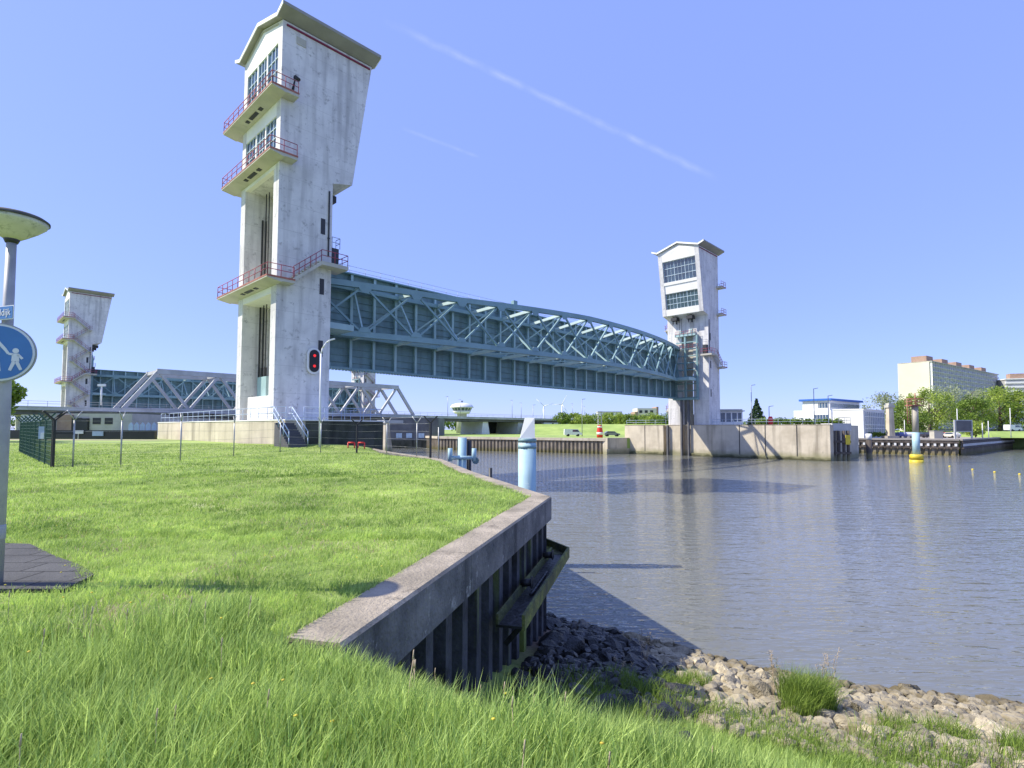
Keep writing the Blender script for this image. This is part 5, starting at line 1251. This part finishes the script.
def tree(label, px, ytop, Y, width_px, m, zg=-2.0, n=4500, name='tree', group=None, kind='round', x=None, leaf=.28):
    Pt = ony(px, ytop, Y); x = Pt.x if x is None else x; h = Pt.z - zg; w = width_px / 544.9 * Y / 2
    t = thing(name, label, 'tree', (x, Y, zg), 0, group)
    mb = MB(); top_ = .75 * h; mb.tube((x, Y, zg - .1), (x + .2, Y, zg + top_ * .5), .035 * h, .022 * h, 8); mb.tube((x + .2, Y, zg + top_ * .5), (x, Y, zg + top_), .022 * h, .006 * h, 8)
    if kind != 'cone':
        for k in range(7):
            a = random.random() * 6.28; z = zg + h * random.uniform(.22, .55); mb.tube((x + .1, Y, z), (x + math.cos(a) * w * .7, Y + math.sin(a) * w * .7, z + h * .28), .012 * h, .004 * h, 6)
    mb.build('trunk', 'bark', t)
    cs, rs = [], []
    nc = 55
    for k in range(nc):
        f = (k + .5) / nc
        if kind == 'cone':
            z = zg + h * (.05 + .93 * f); rad = w * (1 - f) * .9; a = k * 2.4; cs.append((x + math.cos(a) * rad * .75, Y + math.sin(a) * rad * .75, z)); rs.append(max(.25, rad * .42))
        else:
            a = random.random() * 6.283; cz = random.uniform(-1, 1); q_ = math.sqrt(max(0, 1 - cz * cz)) * random.uniform(.45, .92)
            cs.append((x + math.cos(a) * q_ * w, Y + math.sin(a) * q_ * w, zg + h * .56 + cz * h * .38 * random.uniform(.75, 1.05))); rs.append(w * random.uniform(.16, .36))
    leaf_cloud('crown', cs, rs, n, leaf * max(.5, Y / 190), m, t, .1 * h if kind == 'willow' else 0)
    return t
TR = 'trees on the right bank'
tree('rounded green tree at far left of the quay trees, behind the beacon post', 905, 398, 165, 40, 'leafA', group=TR)
tree('grey-green willow between the glazed building and the cream wall', 882, 389, 185, 46, 'leafB', group=TR, kind='willow')
tree('broad bright green tree in front of the cream end wall', 928, 385, 170, 48, 'leafD', group=TR, n=6000)
tree('large silvery willow below the apartment slab', 953, 380, 190, 60, 'leafB', group=TR, n=7000, kind='willow')
tree('dull green tree just left of the white pole trees gap', 973, 392, 175, 40, 'leafA', group=TR)
tree('full green tree on the grass rise at right', 998, 383, 185, 52, 'leafD', group=TR, n=6000)
tree('green tree cut by the right edge of the picture', 1024, 387, 180, 44, 'leafA', group=TR)
tree('pale willow between the silvery willow and the full green tree', 981, 384, 215, 40, 'leafB', group=TR, kind='willow')
tree('small dark tree low behind the parked cars', 915, 412, 160, 26, 'leafA', group=TR, n=2500)
tree('low green bush tree under the display board end', 975, 418, 150, 22, 'leafD', group=TR, n=2000)
tree('dark cone-shaped conifer right of the far tower', 756.5, 397, 150, 30, 'leafC', name='conifer', kind='cone', n=6500)
fb_lab = ['leftmost bush on the far dyke', 'round bush on the dyke left of the tall lamp post', 'bush on the dyke behind the tall lamp post', 'bush on the dyke left of the red beacon', 'bush on the dyke behind the red beacon', 'bush on the dyke right of the red beacon', 'bush in front of the pale low building', 'bush left of the cream apartment building', 'bush just below the cream apartment building', 'rightmost dyke bush beside the far tower leg']
for i, lab in enumerate(fb_lab):
    tree(lab, 563 + i * 11.3, 411.5 + (i * 5 % 4), 215 + (i * 13 % 25), 20, 'leafD' if i % 3 else 'leafA', zg=.6, n=1800, name='bush', group='bushes on the far dyke', leaf=.25)
hd_ = thing('hedge', 'low green hedge behind the river wall right of the conifer', 'hedge', (63, 128, .9))
leaf_cloud('foliage', [(58 + k * .6, 128 + random.random(), 1.4 + random.random() * .8) for k in range(34)], [.8] * 34, 4000, .2, 'leafA', hd_)
tl = tree('leafy tree behind the round sign at the left edge', -22, 372, 52, 88, 'leafA', zg=-1.7, n=16000, leaf=.42)
hr = thing('hedge', 'trimmed green hedge below the glazed building on the quay', 'hedge', (92, 134, -2))
leaf_cloud('foliage', [(86.8 + k * .45, 133.6 + random.random() * .4, -1.5 + random.random() * .6) for k in range(14)], [.55] * 14, 2000, .15, 'leafA', hr)
# distant tree line along the horizon
wo = thing('tree_line', 'low distant line of trees along the horizon', 'trees', (0, 600, -2)); wo['kind'] = 'stuff'
cs = [(x, 560 + 60 * math.sin(x * .01), 2 + random.random() * 4) for x in np.arange(-560, 900, 6.0)]
leaf_cloud('foliage', cs, [6.0] * len(cs), 26000, 1.3, 'leafA', wo)

# ------------------------------------------------------------------ boulders
def boulder(seed):
    r = random.Random(seed); bm = bmesh.new(); bmesh.ops.create_icosphere(bm, subdivisions=2, radius=1)
    pl = [(Vector((r.gauss(0, 1), r.gauss(0, 1), r.gauss(0, 1))).normalized(), r.uniform(.42, .8)) for _ in range(9)]
    for v in bm.verts:
        for nrm, d in pl:
            e = v.co.dot(nrm) - d
            if e > 0: v.co -= nrm * e
        v.co += Vector((noise.noise(v.co * 2.3 + Vector((seed, 0, 0))), noise.noise(v.co * 2.3 + Vector((0, seed, 0))), noise.noise(v.co * 2.3 + Vector((0, 0, seed))))) * .10
    bmesh.ops.scale(bm, vec=(1.15, .9, .72), verts=bm.verts)
    me = bpy.data.meshes.new('boulder'); bm.to_mesh(me); bm.free(); return me
bmeshes = [boulder(k) for k in range(14)]
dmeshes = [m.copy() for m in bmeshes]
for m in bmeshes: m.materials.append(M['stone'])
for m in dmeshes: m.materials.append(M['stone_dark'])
placed = []; cnt = [0, 0]
tries = 0
while (cnt[0] < 195 or cnt[1] < 105) and tries < 60000:
    tries += 1
    x = random.uniform(-.6, 10.8); y = random.uniform(5, 17)
    if x < float(wall_x(y)) + .25 or y > shore_y(x) + .35: continue
    z = float(ground_z(x, y))
    d = float(poly_d(np.array([x]), np.array([y]), SHORE)[0]) * (1 if y < shore_y(x) else -1)
    dark = x < 3.0 + .4 * math.sin(y * 2.1) and x < .36 * y - .3  # zone where the wall's shadow is put into the boulder colour
    lim = 6.6 if dark else 5.1 + .4 * math.sin(x * .9) + min(2.6, max(0, (x / y - .80) * 16))
    if d > lim: continue
    if cnt[dark] >= (195, 105)[dark]: continue
    sz = random.choice((.12, .15, .18, .20, .23, .28)) * random.uniform(.9, 1.12) * (1.15 if random.random() < .15 else 1) * (.9 if d < .6 else 1)
    if any((x - a) ** 2 + (y - b) ** 2 < ((sz + c) * .74) ** 2 for a, b, c in placed): continue
    placed.append((x, y, sz)); cnt[dark] += 1
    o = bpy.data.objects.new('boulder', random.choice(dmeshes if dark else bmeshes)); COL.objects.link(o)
    o.location = (x, y, z + sz * .32); o.scale = (sz * random.uniform(.9, 1.25), sz * random.uniform(.85, 1.2), sz * random.uniform(.85, 1.25)); o.rotation_euler = (random.uniform(-.5, .5), random.uniform(-.5, .5), random.random() * 6.3)
    if dark: tag(o, 'angular boulder at the foot of the quay wall with shade painted into its dark colour', 'boulder', 'dark boulders at the foot of the quay wall')
    else: tag(o, 'pale brown angular boulder in the sunlit bank along the water edge', 'boulder', 'sunlit boulders along the water edge')
# small stones between the boulders
gb = MB(); gd = random.Random(5)
vv = []; ff = []
base = [(v.co.copy()) for v in bmeshes[0].vertices]; bf = [tuple(p.vertices) for p in bmeshes[0].polygons]
c = 0
while c < 4200:
    x = gd.uniform(-.6, 11.5); y = gd.uniform(4, 17)
    if x < float(wall_x(y)) + .2 or y > shore_y(x) + .3: continue
    z = float(ground_z(x, y)); d = (z - WATER) / .22
    if float(poly_d(np.array([x]), np.array([y]), SHORE)[0]) > 5.3 + min(2.6, max(0, (x / y - .80) * 16)): continue
    s = gd.uniform(.06, .19); rm = Matrix.Rotation(gd.random() * 6, 3, 'Z') @ Matrix.Rotation(gd.random() * 2, 3, 'X'); o_ = len(vv)
    vv += [Vector((x, y, z + s * .3)) + rm @ (b * s) for b in base]; ff += [tuple(o_ + i for i in f) for f in bf]; c += 1
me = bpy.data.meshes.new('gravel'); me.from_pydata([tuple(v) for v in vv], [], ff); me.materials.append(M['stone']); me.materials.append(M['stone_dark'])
me.polygons.foreach_set('material_index', [1 if vv[f[0]].x < min(3.1, .36 * vv[f[0]].y - .3) + .3 * math.sin(vv[f[0]].y * 3) else 0 for f in ff]); o = bpy.data.objects.new('gravel', me); COL.objects.link(o)  # stones inside the wall's shadow zone get shade as a darker colour
tag(o, 'small loose stones between the boulders on the bank', 'gravel', kind='stuff')

# ------------------------------------------------------------------ grass
def blades(name, x, y, h, w, lean, m, label, curl=.5, rn=None):
    n = len(x); z = ground_z(x, y) - .01
    a = rng.random(n) * 2 * np.pi; dx, dy = np.cos(a), np.sin(a)            # width direction
    la = rng.random(n) * 2 * np.pi; L = lean * h * (.3 + rng.random(n)); lx, ly = np.cos(la) * L + .12 * h, np.sin(la) * L
    b = np.stack([x, y, z], 1); wv = np.stack([dx * w / 2, dy * w / 2, 0 * w], 1)
    mid = b + np.stack([lx * .35, ly * .35, h * .6], 1); tip = b + np.stack([lx, ly, h * (1 - .25 * L / h)], 1)
    v = np.stack([b - wv, b + wv, mid - wv * .75, mid + wv * .75, tip], 1).reshape(-1, 3)
    me = bpy.data.meshes.new(name); me.vertices.add(5 * n); me.vertices.foreach_set('co', v.astype(np.float32).ravel())
    i = np.arange(n)[:, None] * 5
    loops = np.concatenate([i + 0, i + 1, i + 3, i + 2, i + 2, i + 3, i + 4], 1).ravel().astype(np.int32)
    me.loops.add(7 * n); me.loops.foreach_set('vertex_index', loops); me.polygons.add(2 * n)
    ls = np.stack([np.arange(n) * 7, np.arange(n) * 7 + 4], 1).ravel().astype(np.int32); me.polygons.foreach_set('loop_start', ls)
    me.update(calc_edges=True)
    rv = (rn if rn is not None else rng.random(n)); at = me.attributes.new('rnd', 'FLOAT', 'POINT'); at.data.foreach_set('value', np.repeat(np.clip(rv, 0, 1), 5).astype(np.float32))
    me.materials.append(M[m]); o = bpy.data.objects.new(name, me); COL.objects.link(o)
    return tag(o, label, 'grass', kind='stuff')
def sample(n, y0, y1, margin=1.5, power=1.0):
    """points spread over the ground wedge in front of the camera"""
    y = y0 + (y1 - y0) * rng.random(n) ** power
    half = y * .98 + margin
    x = (rng.random(n) * 2 - 1) * half
    return x, y
def veg_ok(x, y):
    wx = wall_x(y); onl = on_lawn(x, y) & (x < wx - .50); d = poly_d(x, y, SHORE) * np.where(y < shore_y(x), 1, -1)
    lim = 5.6 + .35 * np.sin(x * .9) + .3 * np.sin(x * 3.1)
    lim = np.where(x < 2.0, 7.0 - .6 * x, lim) - .75 + np.clip((x / np.maximum(y, .1) - .82) * 16, 0, 2.8)
    below = (y < WALL[0][1] + .2) | (x > wx + .1)
    okb = below & (d > lim)
    cap = (poly_d(x, y, WALL[:2]) < .05)
    pav = (x < -4.72 - np.maximum(y - 6.1, 0) * 1.2 + .07 * np.sin(y * 9)) & (y > 5.80) & (y < 8.05)
    pod = (y > 60)
    return (onl | okb) & ~pav & ~pod, onl
def vnoise(x, y, sc, seed):
    g = np.random.default_rng(seed).random((256, 256)); X, Y = x * sc + 500, y * sc + 500
    i, j = np.floor(X).astype(int), np.floor(Y).astype(int); u, v = X - i, Y - j; u, v = u * u * (3 - 2 * u), v * v * (3 - 2 * v)
    G = lambda a, b: g[a % 256, b % 256]
    return (G(i, j) * (1 - u) + G(i + 1, j) * u) * (1 - v) + (G(i, j + 1) * (1 - u) + G(i + 1, j + 1) * u) * v
patch = lambda x, y: np.clip(.30 * vnoise(x, y, .35, 1) + .35 * vnoise(x, y, 1.3, 2) + .35 * vnoise(x, y, 4.5, 3), 0, 1)
clump = lambda x, y: np.clip((vnoise(x, y, 3.2, 9) * .6 + vnoise(x, y, 8.0, 8) * .4 - .2) / .6, 0, 1)
# tall foreground grass
x, y = sample(230000, 1.9, 9.0, 2.0, 1.35)
x = np.concatenate([x, .2 + 7.3 * rng.random(95000)]); y = np.concatenate([y, 2.4 + 6.0 * rng.random(95000)])
ok, onl = veg_ok(x, y)
edge = 4.6 + .5 * np.sin(x * 1.7) + .25 * np.sin(x * 4.3)
tall = ok & ((y < edge) | ~onl)
xt, yt = x[tall], y[tall]; pt = patch(xt, yt)
ht = (.12 + .26 * rng.random(len(xt)) ** 1.6 + .14 * clump(xt, yt)) * np.clip(.55 + (edge[tall] - yt) * .3, .55, 1.0)
ht = np.where((xt > wall_x(yt)) & (yt > 4.4), np.minimum(ht, np.float64(.24) + .18 * rng.random(len(xt)) ** 2), ht); ht = np.where(xt > .3, np.minimum(ht, .38), ht); ht = np.where((xt > -1.6) & (xt < 0.2) & (yt > 3.2), np.minimum(ht, .26), ht)
blades('tall_grass', xt, yt, ht, .0045 + .005 * rng.random(len(xt)), .38, 'blade', 'tall uncut bright green grass in the foreground', rn=rng.random(len(xt)) ** 1.3 * .75 + pt * .3)
# short lawn
for (n, y0, y1, hh, ww, pw) in ((150000, 3.6, 9, .075, .007, 1.0), (190000, 8.5, 20, .075, .012, 1.15), (120000, 19, 45, .085, .026, 1.1)):
    x, y = sample(n, y0, y1, 2.5, pw); ok, onl = veg_ok(x, y); edge = 4.6 + .5 * np.sin(x * 1.7) + .25 * np.sin(x * 4.3)
    k = ok & onl & (y > edge - .5); inpod = ((x - C0.x) * U.x + (y - C0.y) * U.y > -.8) & ((x - C0.x) * V.x + (y - C0.y) * V.y > -4.3); k &= ~inpod
    x, y = x[k], y[k]; p_ = patch(x, y)
    c_ = clump(x, y)
    blades('lawn_grass', x, y, hh * (.25 + .6 * rng.random(len(x)) + 1.0 * c_), ww * (.7 + .6 * rng.random(len(x))), .6, 'lawn', 'short mown lawn grass behind the quay wall', rn=rng.random(len(x)) * .4 + (p_ - .25) * 1.1)
# dry straw blades mixed through the turf, and small yellow flower heads
x, y = sample(60000, 2.6, 22, 2.0, 1.2); ok, onl = veg_ok(x, y); k = ok & onl & (rng.random(len(x)) < np.clip((vnoise(x, y, .9, 21) - .45) * 2.2, .04, 1)) 
x, y = x[k], y[k]
blades('dry_blades', x, y, np.where(y < 5, .16 + .12 * rng.random(len(x)), .05 + .05 * rng.random(len(x))), np.where(y < 5, .006, .011) * np.ones(len(x)), .9, 'dry', 'dead straw coloured grass mixed through the green turf')
fh = MB()
for k in range(150):
    y = random.uniform(2.6, 13); x = random.uniform(-y, y * .9)
    if not (x < float(wall_x(y)) - .7 or y < 3.6 and x < 1.2): continue
    z = float(ground_z(x, y)) + (random.uniform(.22, .32) if y < 5 else random.uniform(.06, .1)); fh.lathe((x, y, z), [(.003, 0), (.013, .006), (.004, .011)], 6)
tag(fh.build('flower_heads', 'yellow'), 'tiny yellow flower heads scattered in the grass', 'flowers', kind='stuff')
# tussocks among the boulders
tx, ty, th_ = [], [], []
for (cx, cy, r, n, hh) in ((5.05, 9.55, .42, 2600, .75), (4.75, 9.2, .3, 900, .5), (2.9, 9.9, .35, 700, .42), (2.2, 9.3, .35, 600, .4), (1.9, 9.9, .3, 300, .38), (3.4, 10.3, .3, 420, .4), (1.3, 8.6, .3, 260, .34), (6.0, 8.6, .35, 500, .4), (6.6, 8.5, .35, 500, .45), (7.2, 7.9, .3, 420, .5), (8.4, 8.2, .25, 160, .3), (7.6, 7.3, .4, 420, .45), (.6, 7.9, .35, 220, .3), (1.6, 8.2, .8, 700, .42), (2.8, 8.6, .7, 600, .4), (3.6, 8.0, .8, 700, .45), (5.4, 7.6, .7, 700, .5), (6.6, 7.4, .6, 500, .5), (4.3, 7.2, .7, 600, .4), (1.2, 9.4, .5, 260, .4)):
    a = rng.random(n) * 6.283; rr = r * np.sqrt(rng.random(n)); tx.append(cx + np.cos(a) * rr); ty.append(cy + np.sin(a) * rr); th_.append(hh * (.4 + .7 * rng.random(n)))
tx, ty, th_ = map(np.concatenate, (tx, ty, th_))
blades('grass_tussock', tx, ty, th_, np.full(len(tx), .009), .5, 'leafA', 'darker green grass tussocks growing between the boulders', rn=rng.random(len(tx)) * .9 + .1)
# dry flowering stems, each tuft a thing
def dry(cx, cy, n, hh, label):
    z0 = float(ground_z(cx, cy)); t = thing('dry_reed_tuft', label, 'plant', (cx, cy, z0), 0, 'dry reed stems on the bank'); mb = MB(); sd_ = mb
    for k in range(n):
        a, r_ = random.random() * 6.28, random.random() * .14; p = Vector((cx + r_ * math.cos(a), cy + r_ * math.sin(a), z0)); h = hh * random.uniform(.6, 1.05); q_ = p + Vector((random.uniform(-.15, .22), random.uniform(-.1, .1), h)); m_ = p.lerp(q_, .55) + Vector((random.uniform(-.03, .03), 0, .03))
        mb.tube(p, m_, .0035, n=3); mb.tube(m_, q_, .003, .002, n=3)
        for j in range(7):
            f = .78 + .22 * j / 7; b = m_.lerp(q_, (f - .55) / .45); e = b + Vector((random.uniform(-.05, .06), random.uniform(-.04, .04), random.uniform(-.01, .05))); sd_.tube(b, e, .006, .002, n=3)
    mb.build('stems', mat('straw', (.50, .40, .27), .8) if 'straw' not in bpy.data.materials else bpy.data.materials['straw'], t)
dry(2.75, 11.4, 12, .75, 'pinkish dry reed tuft at the edge of the dark boulders')
dry(4.65, 9.9, 9, .95, 'dry reed tuft left of the big grass tussock')
dry(5.6, 9.9, 10, 1.1, 'tallest dry reed tuft rising behind the big grass tussock')
dry(1.9, 9.9, 5, .5, 'thin dry stems in front of the dark boulders')
# seed spikes in the tall grass
sp = MB()
for k in range(55):
    y = random.uniform(2.4, 5.2); x = random.uniform(-y, y); z = float(ground_z(x, y)); h = random.uniform(.24, .36)
    if x > float(wall_x(y)) - .6 and x < float(wall_x(y)) + .2 and y > 4: continue
    q_ = Vector((x + random.uniform(-.05, .08), y, z + h)); sp.tube((x, y, z), q_, .0022, n=3); sp.tube(q_, q_ + Vector((.004, 0, .055)), .0055, .003, n=5)
o = sp.build('seed_spikes', bpy.data.materials['straw']); tag(o, 'thin brownish grass seed spikes in the foreground grass', 'grass', kind='stuff')
